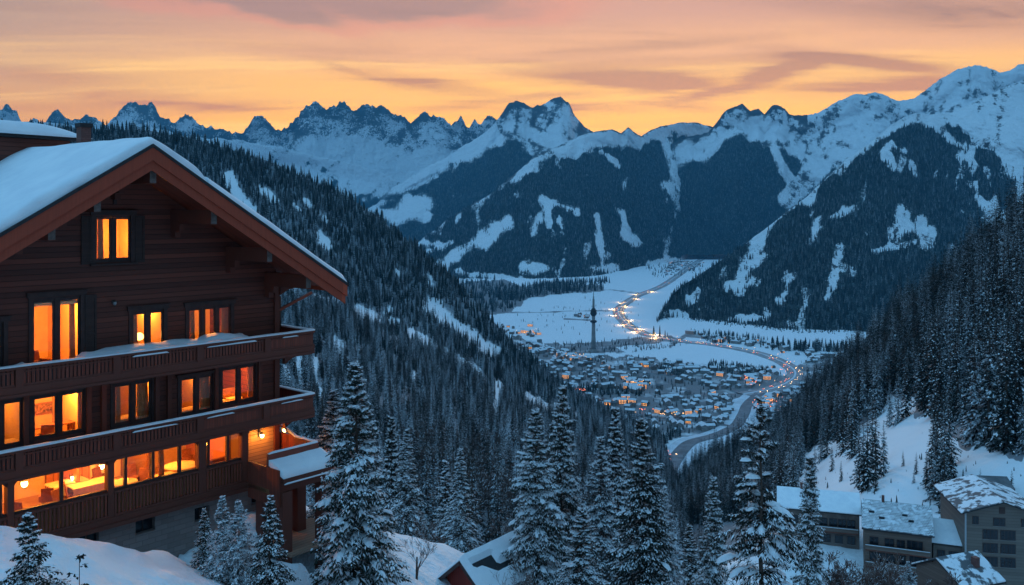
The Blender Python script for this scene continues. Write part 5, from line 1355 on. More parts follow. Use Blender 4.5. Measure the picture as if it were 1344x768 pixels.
# the rest of the forest as one object
rest=~ind; Pr,Hr,Kr=P[rest],Hh[rest],sc_[rest]
me=bpy.data.meshes.new('spruce_forest'); me.vertices.add(len(Pr)); me.vertices.foreach_set('co',Pr.astype(np.float32).ravel())
rng=np.random.default_rng(99)
a=me.attributes.new('tree_height','FLOAT','POINT'); a.data.foreach_set('value',Hr.astype(np.float32))
a=me.attributes.new('spin','FLOAT_VECTOR','POINT'); a.data.foreach_set('vector',np.stack([rng.normal(0,.03,len(Pr)),rng.normal(0,.03,len(Pr)),rng.uniform(0,6.28,len(Pr))],1).astype(np.float32).ravel())
near_k=(Kr>16)
a=me.attributes.new('variety','INT','POINT'); a.data.foreach_set('value',np.where(near_k,np.where(Kd[rest]==1,rng.integers(6,8,len(Pr)),rng.integers(0,3,len(Pr))),rng.integers(3,6,len(Pr))).astype(np.int32))
fo=link_mesh('spruce_forest',me); fo['kind']='stuff'; fo['label']='dense dark spruce forest covering the hillsides and mountain flanks'; fo['category']='forest'
ng=bpy.data.node_groups.new('forest_nodes','GeometryNodeTree'); ng.interface.new_socket('Geometry',in_out='INPUT',socket_type='NodeSocketGeometry'); ng.interface.new_socket('Geometry',in_out='OUTPUT',socket_type='NodeSocketGeometry')
gi=ng.nodes.new('NodeGroupInput'); go=ng.nodes.new('NodeGroupOutput'); iop=ng.nodes.new('GeometryNodeInstanceOnPoints')
ng.links.new(gi.outputs[0],iop.inputs['Points']); ng.links.new(iop.outputs[0],go.inputs[0]); iop.inputs['Pick Instance'].default_value=True
jn=ng.nodes.new('GeometryNodeJoinGeometry')
src={}
for o in COL.objects:
    if o.name.startswith('crown') and o.data not in src: src[o.data]=o
g2i=ng.nodes.new('GeometryNodeGeometryToInstance')
for key in reversed(('mid1','mid2','mid3','far1','far2','far3','slope1','slope2')):
    cr=PROTO[key][1]; oi=ng.nodes.new('GeometryNodeObjectInfo'); oi.transform_space='ORIGINAL'; oi.inputs['Object'].default_value=src[cr]; oi.inputs['As Instance'].default_value=True
    ng.links.new(oi.outputs['Geometry'],jn.inputs[0])
ng.links.new(jn.outputs[0],iop.inputs['Instance'])
for nm,ty,sock in (('variety','INT','Instance Index'),('spin','FLOAT_VECTOR','Rotation'),('tree_height','FLOAT','Scale')):
    na=ng.nodes.new('GeometryNodeInputNamedAttribute'); na.data_type=ty; na.inputs[0].default_value=nm; ng.links.new(na.outputs[0],iop.inputs[sock])
md=fo.modifiers.new('forest','NODES'); md.node_group=ng
print('FOREST',len(Pr),'individuals',int(ind.sum()),'min px',sc_[order].min(), 'by kind',[int((Kd==k).sum()) for k in range(3)])

V,fm,PXg,PYg=SURF['left_hill']; rng=np.random.default_rng(78); kk=np.nonzero(((PXg>520)&(PXg<760)&(PYg>560+25*np.sin(PXg/23))&(PYg<690)&(PYg>575-.25*(PXg-480)*0)).ravel())[0]; kk=rng.choice(kk,200,replace=False)
for i,j in enumerate(kk):
    x,y,z=V.reshape(-1,3)[j]; bare_tree(i,(x,y,z-.5),rng.uniform(11,19),'bare grey brown broadleaf tree among the spruces on the lower left slope',rz=i*2.1,group='bare trees on the lower left slope')

rng=np.random.default_rng(79)
for i in range(30):
    px=rng.uniform(1082,1250); Y=rng.uniform(100,150); py=rng.uniform(692,742); x,y,zt=at(px,py,Y); zb=gz(x,y)
    if zt-zb<3: zt=zb+5
    bare_tree(i,(x,y,zb),min(zt-zb,13),'frosted grey bare tree in the thicket in front of the hotels',rz=i*1.7,group='thicket of bare trees before the hotels')
# ================================================================== TOWN, TOWER, HOTELS, HUT
def placed(name,loc,rz,label,cat,group=None): return tag(empty(name,loc,rz),label,cat,group)
M['wallgrey']=m_simple('house_wall',(.24,.22,.21),.85,.35,.4,0); M['wallbrown']=m_simple('house_timber',(.15,.115,.10),.85,.35,.4,0)
M['lit']=m_emit('lit_house_window',(1,.42,.13),1.5); M['litred']=m_emit('red_light',(1,.16,.08),3.2)
M['town_snow']=m_simple('town_roof_snow',(.66,.69,.74),.8,.12,.3,0); M['bare_roof']=m_simple('slate_roof',(.12,.12,.13),.8,.3,.5,0)
def house_mesh(Lx,Ly,h,rise,wall,roof,lit,name):
    mb=MB(); x,y=Lx/2,Ly/2
    mb.add([(-x,-y,-4),(x,-y,-4),(x,y,-4),(-x,y,-4),(-x,-y,h),(x,-y,h),(x,y,h),(-x,y,h),(-x,0,h+rise),(x,0,h+rise)],[(0,1,5,4),(1,2,6,9,5),(2,3,7,6),(3,0,4,8,7)],0)
    o=.7; e=h-.35; t=.5
    for s in (-1,1):
        mb.add([(-x-o,s*(y+o),e),(x+o,s*(y+o),e),(x+o,0,h+rise+.2),(-x-o,0,h+rise+.2),(-x-o,s*(y+o),e+t),(x+o,s*(y+o),e+t),(x+o,0,h+rise+.2+t),(-x-o,0,h+rise+.2+t)],[(0,1,2,3),(4,5,6,7),(0,1,5,4),(1,2,6,5),(0,3,7,4)],1)
    nw=max(2,int(Lx/3.2))
    for k in range(nw):
        wx=-x+(k+.5)*Lx/nw
        for fl in range(max(1,int(h/3))):
            z0=1+fl*2.9
            for s in (-1,1): mb.add([(wx-.6,s*(y+.04),z0),(wx+.6,s*(y+.04),z0),(wx+.6,s*(y+.04),z0+1.3),(wx-.6,s*(y+.04),z0+1.3)],[(0,1,2,3)],2)
    me=bpy.data.meshes.new(name); me.from_pydata(mb.v,[],mb.f)
    for m in (wall,roof,lit): me.materials.append(m)
    me.polygons.foreach_set('material_index',mb.m); me.update(); return me
HM=[]
for i,(a,b_,h,r,wl,rf_,lt) in enumerate(((12,9,6,2.6,'wallgrey','town_snow','darkglass'),(15,10,8,2.8,'wallbrown','town_snow','darkglass'),(22,11,9,3.0,'wallgrey','town_snow','darkglass'),(14,10,6,2.5,'wallgrey','bare_roof','darkglass'),(34,14,11,2.4,'wallgrey','town_snow','darkglass'),
     (13,10,7,2.7,'wallbrown','town_snow','lit'),(20,11,9,2.8,'wallgrey','town_snow','lit'),(26,12,8,2.0,'wallbrown','bare_roof','darkglass'))):
    HM.append((house_mesh(a,b_,h,r,M[wl],M[rf_],M[lt],'house'),a,b_,h,r,i))
HLAB=['small grey house with a snowy gabled roof in the valley town','brown timber house with a snowy gabled roof in the valley town','long grey house with a snowy roof in the valley town','grey house with a dark bare roof in the valley town','large long grey block with a snowy roof in the valley town','brown house with lit windows in the valley town','long grey house with lit windows in the valley town','broad brown building with a dark bare roof in the valley town']
rng=np.random.default_rng(123)
cand=[]
tp=np.array(TOWN); 
def near_road(x,y,extra):
    for nm in ('highway','valley_road'):
        C_=ROADS[nm][0]
        if np.min(np.hypot(C_[:,0]-x,C_[:,1]-y))<float(np.max(ROADS[nm][2]))/2+extra: return True
    return False
occ={}
tries=0
AREAS=[(TOWN,1.0),([(655,425),(720,445),(720,462),(690,462),(660,440)],.7),([(905,438),(1010,446),(1080,462),(1060,470),(1000,456),(930,450)],.45),([(745,415),(762,412),(775,416),(770,424),(748,424)],.2),([(880,342),(925,345),(900,358),(870,362)],.3)]
for poly,dens in AREAS:
    pts=[floor_pt(*p) for p in poly]; xs=[p[0] for p in pts]; ys_=[p[1] for p in pts]
    area=(max(xs)-min(xs))*(max(ys_)-min(ys_)); n=int(area/270*dens)
    for _ in range(n):
        x=rng.uniform(min(xs),max(xs)); y=rng.uniform(min(ys_),max(ys_)); px=CX+FPX*x/y; py=HY+FPX*400/y
        if not in_poly(np.array([px]),np.array([py]),poly)[0]: continue
        d=float(fbm(np.array([x/130]),np.array([y/130]),oct=3,seed=55)[0])
        if rng.random()>np.clip((d-.32)*4.5,0.03,1): continue
        if in_poly(np.array([px]),np.array([py]),[(812,456),(880,450),(960,456),(1010,468),(1026,480),(985,477),(930,483),(880,471),(830,465)])[0]: continue
        key=(int(x/19),int(y/19))
        if any((key[0]+i,key[1]+j) in occ for i in (-1,0,1) for j in (-1,0,1)) and rng.random()<.75: continue
        if key in occ or near_road(x,y,14): continue
        occ[key]=1
        w=rng.random(); kind=0 if w<.34 else 1 if w<.56 else 2 if w<.72 else 3 if w<.82 else 4 if w<.87 else 7 if w<.90 else 5 if w<.96 else 6
        ang=(.5*math.floor(fbm(np.array([x/200]),np.array([y/200]),oct=2,seed=3)[0]*8))+rng.choice((0,math.pi/2))+rng.normal(0,.12)
        cand.append((x,y,float(fz(x,y)),ang,kind,rng.uniform(.8,1.15)))
# clusters of warm lights: lit houses
for (px,py,sx,sy,n) in ((698,436,14,4,9),(690,470,14,8,12),(745,470,16,5,14),(836,508,14,6,12),(985,500,12,5,9),(1008,530,20,10,16),(1100,498,14,6,9),(1030,480,12,12,6),(800,530,40,5,7)):
    for _ in range(n):
        x,y=floor_pt(px+rng.normal(0,sx*.6),py+rng.normal(0,sy*.6))
        if near_road(x,y,12): continue
        cand.append((x,y,float(fz(x,y)),rng.uniform(0,3.1),int(rng.choice((5,6))),rng.uniform(.8,1.1)))
scr=np.array([c[1] for c in cand]); oi=np.argsort(scr/np.array([HM[c[4]][1] for c in cand])); 
# individuals: the 290 that show largest
pick=set(oi[:285].tolist()); ST=[];SFc=[];SM=[];nv_=0
for i,c in enumerate(cand):
    me,a,b_,h,r,kx=HM[c[4]]
    if i in pick:
        o=link_mesh('town_house',me); o.location=c[:3]; o.rotation_euler=(0,0,c[3]); o.scale=(c[5],)*3
        tag(o,HLAB[kx],'house','houses of the valley town'+('' if kx<5 else ''))
        o['group']=['small grey town houses','brown town houses','long grey town houses','grey town houses with dark roofs','large grey town blocks','brown town houses with lit windows','long town houses with lit windows','broad brown town buildings'][kx]
    else:
        v=np.empty(len(me.vertices)*3); me.vertices.foreach_get('co',v); v=v.reshape(-1,3)*c[5]; ca_,sa_=math.cos(c[3]),math.sin(c[3])
        v=np.stack([v[:,0]*ca_-v[:,1]*sa_+c[0],v[:,0]*sa_+v[:,1]*ca_+c[1],v[:,2]+c[2]],1); ST.append(v)
        mi={'house_wall':0,'house_timber':1,'town_roof_snow':2,'slate_roof':3,'unlit_glass':4,'lit_house_window':5}
        for p in me.polygons: SFc.append(tuple(q+nv_ for q in p.vertices)); SM.append(mi[me.materials[p.material_index].name])
        nv_+=len(v)
if ST:
    me=bpy.data.meshes.new('town_houses'); me.from_pydata(np.concatenate(ST).tolist(),[],SFc)
    for k in ('wallgrey','wallbrown','town_snow','bare_roof','darkglass','lit'): me.materials.append(M[k])
    me.polygons.foreach_set('material_index',SM); me.update(); o=link_mesh('town_houses',me); tag(o,'mass of small far snow roofed houses filling the valley town','houses',None,'stuff')
print('HOUSES',len(cand))
# street lamps and cars
lamp_me=MB(); lamp_me.tube([(0,0,0),(0,0,8.5)],.12,5); lamp_me.bar((0,0,8.4),(1.6,0,8.7),.15,.15)
lm=lamp_me; 
lp=bpy.data.meshes.new('pole'); lp.from_pydata(lm.v,[],lm.f); lp.materials.append(M['metal']); lp.update()
hm=MB(); hm.lathe((1.7,0,8.2),[(.1,.0),(.55,.15),(.6,.5),(.15,.7)],8); LH=[]
for nm,c,s in (('lamp_head',(1,.50,.18),4.5),('lamp_head',(1,.22,.10),5)):
    me=bpy.data.meshes.new(nm); me.from_pydata(hm.v,[],hm.f); me.materials.append(m_emit('street_lamp_glow',c,s)); me.update(); LH.append(me)
def street_lamp(x,y,z,rz,label,group,kind=0,energy=0):
    o=placed('street_lamp',(x,y,z),rz,label,'street lamp',group); link_mesh('lamp_pole',lp,o); link_mesh('lamp_head',LH[kind],o)
    if energy:
        l=bpy.data.lights.new('street_lamp_light','POINT'); l.energy=energy; l.color=(1,.55,.22); l.shadow_soft_size=.6; q=bpy.data.objects.new('street_lamp_light',l); COL.objects.link(q); q.parent=o; q.location=(1.7,0,7.6)
C_,S_,W_,Zr=ROADS['highway']
def along(name,f): 
    C_,S_,W_,Zr=ROADS[name]; i=min(len(C_)-2,int(f*(len(C_)-1))); t=C_[i+1]-C_[i]; return C_[i],S_[i],float(W_[i,0]),float(Zr[i]),math.atan2(t[1],t[0])
for k in range(40):
    f=.08+.86*k/39; c,s,w_,z,a=along('highway',f); sd_=1 if k%2 else -1; p=c+s*sd_*(w_/2+1.5)
    street_lamp(p[0],p[1],z-.5,a+(math.pi/2 if sd_>0 else -math.pi/2),'tall lit street lamp beside the curving motorway in the valley','street lamps along the motorway',0,24000 if .2<f<.5 else 0)
rng=np.random.default_rng(321)
for (px,py,sx,sy,n,kd,lab) in ((700,437,16,3,10,0,'warm street lamp in the town quarter left below the tower'),(756,471,22,5,12,0,'warm street lamp in the town quarter at the foot of the tower'),(757,516,14,2,12,1,'red light in the row at the left edge of the town'),(836,508,14,7,14,0,'warm street lamp in the middle of the valley town'),(982,502,10,5,10,1,'reddish street lamp near the motorway bend on the right'),(1010,534,18,8,22,1,'reddish street lamp on the road fork right of the town'),(1100,497,14,4,12,1,'reddish street lamp beside the dark woods at the right'),(1032,482,8,12,10,1,'reddish street lamp inside the motorway curve'),(880,548,26,3,14,0,'warm street lamp in the row along the lower town street'),(845,543,20,2,6,1,'reddish street lamp at the left of the lower town street'),(877,610,3,12,7,1,'red light beside the valley road where it curves')):
    for _ in range(n):
        x,y=floor_pt(px+rng.normal(0,sx*.6),py+rng.normal(0,sy*.6)); street_lamp(x,y,float(fz(x,y)),rng.uniform(0,6.2),lab,lab.replace('warm street lamp','warm lamps').replace('reddish street lamp','reddish lamps').replace('red light','red lights'),kd)
def car_meshes(col,name):
    b=MB(); prof=[(-2.2,.35),(-2.2,.85),(-1.5,.95),(-.9,1.42),(.7,1.42),(1.35,.98),(2.15,.85),(2.2,.35)]
    v=[];n=len(prof)
    b.poly_prism(prof,-.85,.85); body=b
    return body
CARS=[]
for nm,c in (('dark',(.04,.045,.05)),('silver',(.4,.41,.43)),('red',(.25,.03,.03))):
    b=car_meshes(c,nm); me=bpy.data.meshes.new('car_body'); me.from_pydata(b.v,[],b.f); me.materials.append(m_simple('car_paint_'+nm,c,.35,.1,1,0)); me.update(); CARS.append(me)
def lightmesh(x,c,s,nm):
    b=MB(); 
    me=[]
    for sy in (-1,1):
        q=MB(); q.box(x-.08,x+.08,sy*.6-.28,sy*.6+.28,.55,.95); m_=bpy.data.meshes.new(nm); m_.from_pydata(q.v,[],q.f); m_.materials.append(M_[nm]); m_.update(); me.append(m_)
    return me
M_={'headlight':m_emit('headlight_glow',(1,.66,.30),9),'tail_light':m_emit('tail_light_glow',(1,.12,.06),6)}
HEAD=lightmesh(2.22,0,0,'headlight'); TAIL=lightmesh(-2.22,0,0,'tail_light')
wm=MB()
for sx in (-1.35,1.35):
    for sy in (-.75,.75): wm.tube([(sx,sy-.1,.33),(sx,sy+.1,.33)],.33,10)
def one_wheel(sx,sy):
    q=MB(); q.tube([(0,-.1,0),(0,.1,0)],.33,10); me=bpy.data.meshes.new('wheel'); me.from_pydata(q.v,[],q.f); me.materials.append(M['membrane']); me.update(); return me
WHL=one_wheel(0,0)
def car(x,y,z,a,i,label,group):
    o=placed('car',(x,y,z),a,label,'car',group); link_mesh('body',CARS[i%3],o)
    for h in HEAD: link_mesh('headlight',h,o)
    for h in TAIL: link_mesh('tail_light',h,o)
    for sx in (-1.35,1.35):
        for sy in (-.78,.78): q=link_mesh('wheel',WHL,o); q.location=(sx,sy,.33)
k=0
for lane,dr in ((-12.5,1),(-8.5,1),(7.5,-1),(12.,-1)):
    f=.14
    while f<.97:
        f+=rng.uniform(.008,.03) if .3<f<.6 else rng.uniform(.02,.06)
        if f>.97: break
        c,s,w_,z,a=along('highway',f); p=c+s*lane; toward=dr>0
        car(p[0],p[1],z+.02,a+(0 if toward else math.pi),k,'car with bright headlamps driving towards the town on the curving motorway' if toward else 'car showing red tail lights heading up the valley on the curving motorway','oncoming cars on the motorway' if toward else 'departing cars on the motorway'); k+=1
for f in (.55,.72,.9):
    c,s,w_,z,a=along('valley_road',f); p=c+s*3; car(p[0],p[1],z+.02,a,k,'lone car on the valley road below the forest, '+{.55:'farthest of three',.72:'middle of three',.9:'nearest of three'}[f],None); k+=1
print('CARS',k)
# ---- tower
tx_,ty_=floor_pt(779,462); tw=placed('tower',(tx_,ty_,float(fz(tx_,ty_))-1),.2,'tall slender concrete television tower with a round pod standing above the valley town','tower')
sc=(462-378)/FPX*ty_
M['concrete']=m_simple('tower_concrete',(.22,.21,.205),.85,.3,.05,0)
def lth(prof,nm,mat,n=20):
    b=MB(); b.lathe((0,0,0),[(r_*sc/184*.62,z_*sc/184) for r_,z_ in prof],n); return b.build(nm,mat,tw)
lth([(24,0),(24,5),(13.5,7),(13.5,9)],'base_building',M['wallgrey'],24); lth([(12.5,8),(10.6,22),(9.4,45),(8.3,75),(7.4,100),(7.0,104)],'shaft',M['concrete'])
lth([(7.2,84),(15,86),(16,88),(13.5,91),(7.2,92)],'lower_pod',M['membrane']); lth([(7,103),(13,107),(15.5,110),(15.5,113),(13,116),(16,118),(11,122),(6,127)],'pod',M['membrane'],24)
lth([(6.4,120),(5.4,126),(4.8,152),(3.2,153),(3.0,160)],'upper_shaft',M['concrete']); lth([(2.0,159),(1.7,172),(1.0,173),(.7,190)],'antenna',M['grey'],8)
# ---- hotels
M['hotelwall']=m_wood('hotel_boards',(.16,.125,.105),.55,'Z',.25,line=.06); M['hotelwall2']=m_wood('hotel_boards_brown',(.15,.10,.08),.4,'Z',.3,line=.06); M['plinth']=m_simple('grey_render',(.20,.19,.185),.9,.2,.6,.1)
def m_tile_snow():
    m,nt,b=new_mat('snow_on_tiles'); tc=N(nt,'ShaderNodeTexCoord'); br=N(nt,'ShaderNodeTexBrick'); L(nt,tc.outputs['Object'],br.inputs['Vector'])
    br.inputs['Scale'].default_value=1; br.inputs['Brick Width'].default_value=.42; br.inputs['Row Height'].default_value=.34; br.inputs['Mortar Size'].default_value=.075; br.inputs['Mortar Smooth'].default_value=.3
    n=noise_out(nt,1.3,5,.6); L(nt,mixc(nt,mth(nt,'MULTIPLY',br.outputs['Fac'],ramp(nt,n,.66,.42)),(.80,.82,.86),(.10,.10,.11)),b.inputs['Base Color']); b.inputs['Roughness'].default_value=.8
    bump(nt,b,mth(nt,'SUBTRACT',n,br.outputs['Fac']),.5,.08); return m
M['tile_snow']=m_tile_snow()
def m_patchy():
    m,nt,b=new_mat('patchy_roof_snow'); n=noise_out(nt,.55,6,.6); L(nt,mixc(nt,ramp(nt,n,.44,.52),(.10,.105,.115),(.78,.8,.84)),b.inputs['Base Color']); b.inputs['Roughness'].default_value=.8; bump(nt,b,n,.4,.15); return m
M['patchy']=m_patchy()
def hotel(name,pl,pr,pe,Y,depth,wallh,rise,label,wallm,roofm,rot,windows=None,gable=False,over=.7,rows=(),features=None):
    """front-left eave at column pl, row pe; the front runs to column pr"""
    x0,y0,z0=at(pl,pe,Y); t=(math.cos(rot),math.sin(rot)); k=(pr-CX)/FPX; Lw=(k*y0-x0)/(t[0]-k*t[1])
    o=placed(name,(x0,y0,z0-wallh),rot,label,'building')
    P=lambda b,nm,mat,par=None: b.build(nm,mat,par or o)
    b=MB()
    if gable: b.poly_prism([(0,-1.5),(Lw,-1.5),(Lw,wallh),(Lw/2,wallh+rise),(0,wallh)],0,depth)
    else:
        b.box(0,Lw,0,depth,-1.5,wallh)
        for xx in (0,Lw-.2): b.add([(xx,0,wallh+.001),(xx,depth,wallh+.001),(xx,depth/2,wallh+rise),(xx+.2,0,wallh+.001),(xx+.2,depth,wallh+.001),(xx+.2,depth/2,wallh+rise)],[(0,1,2),(3,5,4),(0,2,5,3),(1,4,5,2)])
    P(b,'wall',wallm)
    def slab(off0,off1,nm,mat,par=None,ov=over):
        b=MB()
        if gable:
            s=rise/(Lw/2)
            for (a,c) in ((-ov,Lw/2),(Lw+ov,Lw/2)):
                za=wallh-s*ov; b.add([(a,-ov,za+off0),(c,-ov,wallh+rise+off0),(c,depth+ov,wallh+rise+off0),(a,depth+ov,za+off0),(a,-ov,za+off1),(c,-ov,wallh+rise+off1),(c,depth+ov,wallh+rise+off1),(a,depth+ov,za+off1)],[(0,1,2,3),(7,6,5,4),(0,4,5,1),(3,2,6,7),(0,3,7,4),(1,5,6,2)])
        else:
            s=rise/(depth/2)
            for (a,c) in ((-ov,depth/2),(depth+ov,depth/2)):
                za=wallh-s*ov; b.add([(-ov*.6,a,za+off0),(-ov*.6,c,wallh+rise+off0),(Lw+ov*.6,c,wallh+rise+off0),(Lw+ov*.6,a,za+off0),(-ov*.6,a,za+off1),(-ov*.6,c,wallh+rise+off1),(Lw+ov*.6,c,wallh+rise+off1),(Lw+ov*.6,a,za+off1)],[(0,1,2,3),(7,6,5,4),(0,4,5,1),(3,2,6,7),(0,3,7,4),(1,5,6,2)])
        return P(b,nm,mat,par)
    rf=slab(.03,.22,'roof',M['membrane']); slab(.225,.42,'roof_snow',roofm,rf,over-.06)
    for (wx,wz,ww,wh) in (windows or []):
        b=MB(); x_=wx*Lw; b.box(x_-ww/2-.1,x_+ww/2+.1,-.07,-.002,wz-.1,wz+wh+.1); w_=P(b,'window',M['trim'])
        b=MB(); b.box(x_-ww/2,x_-.04,-.09,-.071,wz,wz+wh); P(b,'pane',M['darkglass'],w_)
        b=MB(); b.box(x_+.04,x_+ww/2,-.09,-.071,wz,wz+wh); P(b,'pane',M['darkglass'],w_)
        b=MB(); b.box(x_-ww/2-.15,x_+ww/2+.15,-.18,-.08,wz-.2,wz-.101); P(b,'sill',M['plinth'],w_)
    if features: features(o,P,Lw,depth,wallh,rise)
    return o
RT=R(-21)
def balc(rows_):
    def f(o,P,Lw,D,wh,rise):
        for (x0,x1,z) in rows_:
            b=MB(); b.box(x0*Lw,x1*Lw,-1.1,-.002,z,z+.18); bl=P(b,'balcony',M['beam'])
            b=MB(); b.box(x0*Lw,x1*Lw,-1.12,-1.06,z+.181,z+1.0); P(b,'railing',M['hotelwall2'],bl)
            b=MB(); b.box(x0*Lw,x1*Lw,-1.16,-1.02,z+1.001,z+1.08); P(b,'rail_snow',M['town_snow'],bl)
        s=rise/(D/2)
        for fx_ in ((.27,.62,.71,.12) if len(rows_)>1 else (.35,)):
            d=D*.17 if fx_ in (.27,.71,.35) else D*.27
            zz=wh+s*d+.43; b=MB(); b.box(fx_*Lw-.5,fx_*Lw+.5,d-.35,d+.55,zz-.25,zz+.12); P(b,'skylight',M['darkglass'])
        b=MB(); b.box(.28*Lw,.28*Lw+.5,D/2-.3,D/2+.3,wh+rise-.2,wh+rise+1.5); P(b,'chimney',M['brick'])
    return f
hotel('hotel',1134,1223,691,168,11,11.5,3.2,'hotel with a snow speckled tiled roof and brown balconies','' or M['hotelwall2'],M['tile_snow'],RT,
  [(.80,8.3,1.5,1.5),(.70,8.3,1.3,1.5),(.38,8.3,1.5,1.4),(.15,8.3,1.4,1.4),(.86,5.2,1.4,1.8),(.74,5.2,1.4,1.8),(.40,5.2,1.4,1.6),(.15,5.2,1.4,1.6),(.83,2.0,1.4,1.6),(.72,2.0,1.4,1.6),(.40,2.,1.4,1.6),(.55,8.3,1.3,1.4),(.56,5.2,1.3,1.6),(.27,5.2,1.2,1.6)],features=balc([(.02,.97,7.4),(.02,.97,4.2)]))
hotel('hotel',1022,1128,664,182,9,9.0,2.4,'long low dark building with a smooth snowy roof left of the tiled hotel',M['wallbrown'],M['roof_snow'],R(-17),
  [(.56,5.9,1.4,1.5),(.68,5.9,1.4,1.5),(.79,5.9,1.4,1.5),(.90,5.9,1.4,1.5),(.35,5.9,1.4,1.5),(.2,5.9,1.4,1.5),(.6,2.6,1.4,1.5),(.75,2.6,1.4,1.5),(.9,2.6,1.4,1.5)],features=balc([(.5,.98,4.9)]))
hotel('hotel',1225,1266,710,166,9,9.5,2.6,'small plain hotel wing between the tiled roof hotel and the big gabled house',M['hotelwall'],M['roof_snow'],RT,
  [(.25,6.6,1.2,1.3),(.62,6.6,1.2,1.3),(.25,3.4,1.2,1.4),(.62,3.4,1.2,1.4),(.84,6.6,1.0,1.3),(.84,3.4,1.0,1.4)])
def feat4(o,P,Lw,D,wh,rise):
    b=MB(); b.box(Lw*.5-.5,Lw*.5+.5,-.09,-.003,wh+rise-2.2,wh+rise-1.0); P(b,'gable_vent',M['trim'])
    b=MB(); b.box(-.12,.18,-.12,-.003,-1.5,wh-.1); P(b,'downpipe',M['grey'])
W4=[]
for zr in (3.7,6.2,8.7):
    for fx_ in (.29,.39,.53,.63): W4.append((fx_,zr,1.15,1.6))
W4+= [(.14,11.3,.9,1.3),(.46,11.2,1.9,1.3),(.80,11.3,.9,1.3)]
hotel('gabled_house',1267,1364,671,162,15,13.5,2.1,'big grey gabled house with rows of dark windows at the right edge',M['hotelwall'],M['patchy'],R(-10),W4,gable=True,features=feat4,over=1.1)
hotel('shed',1294,1328,640,190,7,5,1.2,'dark flat shed standing behind the roof of the big gabled house',M['wallbrown'],M['bare_roof'],R(-8),[(.5,2,1.2,1.0)])
def feat5(o,P,Lw,D,wh,rise):
    b=MB(); b.box(Lw*.62,Lw*.62+.8,D*.2,D*.2+.8,wh+rise*.2,wh+rise*.5+1.6); P(b,'chimney',M['brick'])
hotel('gabled_house',1262,1312,770,120,8,6,2.2,'low house whose snowy roof and chimney peep over the lower right corner',M['hotelwall2'],M['patchy'],R(20),[(.3,3,1.2,1.3),(.7,3,1.2,1.3)],gable=False,features=feat5)
# ---- small red hut with a snow-covered roof
hx,hy,hz_=at(612,745,54); rot=R(-38)
hut=placed('hut',(hx,hy,at(622,790,54)[2]-1.45),rot,'small dark red wooden hut with a half bare snowy roof below the chalet','hut')
b=MB(); Wd,Ln,hh,rs=3.1,4.6,2.7,1.35
b.poly_prism([(-Wd/2,-1.5),(Wd/2,-1.5),(Wd/2,hh),(0,hh+rs),(-Wd/2,hh)],0,Ln); b.build('wall',m_wood('red_hut_boards',(.34,.035,.022),.16,'X',.35),hut)
for s in (-1,1):
    b=MB(); e=Wd/2+.5; ze_=hh-.5*rs/(Wd/2)
    b.add([(s*e,-.6,ze_+.03),(0,-.6,hh+rs+.03),(0,Ln+.5,hh+rs+.03),(s*e,Ln+.5,ze_+.03),(s*e,-.6,ze_+.18),(0,-.6,hh+rs+.18),(0,Ln+.5,hh+rs+.18),(s*e,Ln+.5,ze_+.18)],[(0,1,2,3),(7,6,5,4),(0,4,5,1),(3,2,6,7),(0,3,7,4),(1,5,6,2)]); rfh=b.build('roof',M['membrane'],hut)
    nu,nd=16,26; uu=np.linspace(0,1,nu); dd=np.linspace(0,1,nd); U,D=np.meshgrid(uu,dd,indexing='ij')
    X_=s*e*1.03*U; Yh=-.65+(Ln+1.2)*D; base=(hh+rs)+(ze_-hh-rs)*U*1.03+.185
    T=.26*np.minimum(1,np.minimum(np.minimum((1-U)/.08+.15,D/.06+.1),(1-D)/.06+.1))*(.8+.4*fbm(U*4,D*6,oct=3,seed=4))
    if s>0: T=np.where((U>.12)&(U<.62)&(D>.10)&(D<.72)&(U+.25*np.sin(D*9)<.62)&(U>.15+.25*(D>.45)),-.02,T)
    top=np.stack([X_,Yh,base+T],-1).reshape(-1,3); bot=np.stack([X_,Yh,base-.05],-1).reshape(-1,3); idx=np.arange(nu*nd).reshape(nu,nd); n0=nu*nd
    q=np.stack([idx[:-1,:-1],idx[1:,:-1],idx[1:,1:],idx[:-1,1:]],-1).reshape(-1,4).tolist()
    for i in range(nu-1): q.append((idx[i,0]+n0,idx[i+1,0]+n0,idx[i+1,0],idx[i,0])); q.append((idx[i,-1],idx[i+1,-1],idx[i+1,-1]+n0,idx[i,-1]+n0))
    for j in range(nd-1): q.append((idx[-1,j]+n0,idx[-1,j+1]+n0,idx[-1,j+1],idx[-1,j]))
    mb=MB(); mb.add(np.concatenate([top,bot]).tolist(),[tuple(map(int,x)) for x in q],0,False); mb.build('roof_snow',M['roof_snow'],rfh)
    b=MB(); b.bar((s*e,-.62,ze_-.02),(0,-.62,hh+rs-.02),.06,.2); b.build('barge_board',M['trim'],rfh)
# ================================================================== SKY, SUN, RENDER SETTINGS
SUN_AZ=math.atan2((850-CX)/FPX,1.0)          # to the right of the view axis, behind the far ridge
SUN_EL=R(7.5)
w=bpy.data.worlds.new('World'); SC.world=w; w.use_nodes=True; nt=w.node_tree; nt.nodes.clear()
out=N(nt,'ShaderNodeOutputWorld'); bg=N(nt,'ShaderNodeBackground'); L(nt,bg.outputs[0],out.inputs[0])
tc=N(nt,'ShaderNodeTexCoord'); sp=N(nt,'ShaderNodeSeparateXYZ'); L(nt,tc.outputs['Generated'],sp.inputs[0])
X,Y_,Z=sp.outputs
el=mth(nt,'MAXIMUM',Z,0.0)
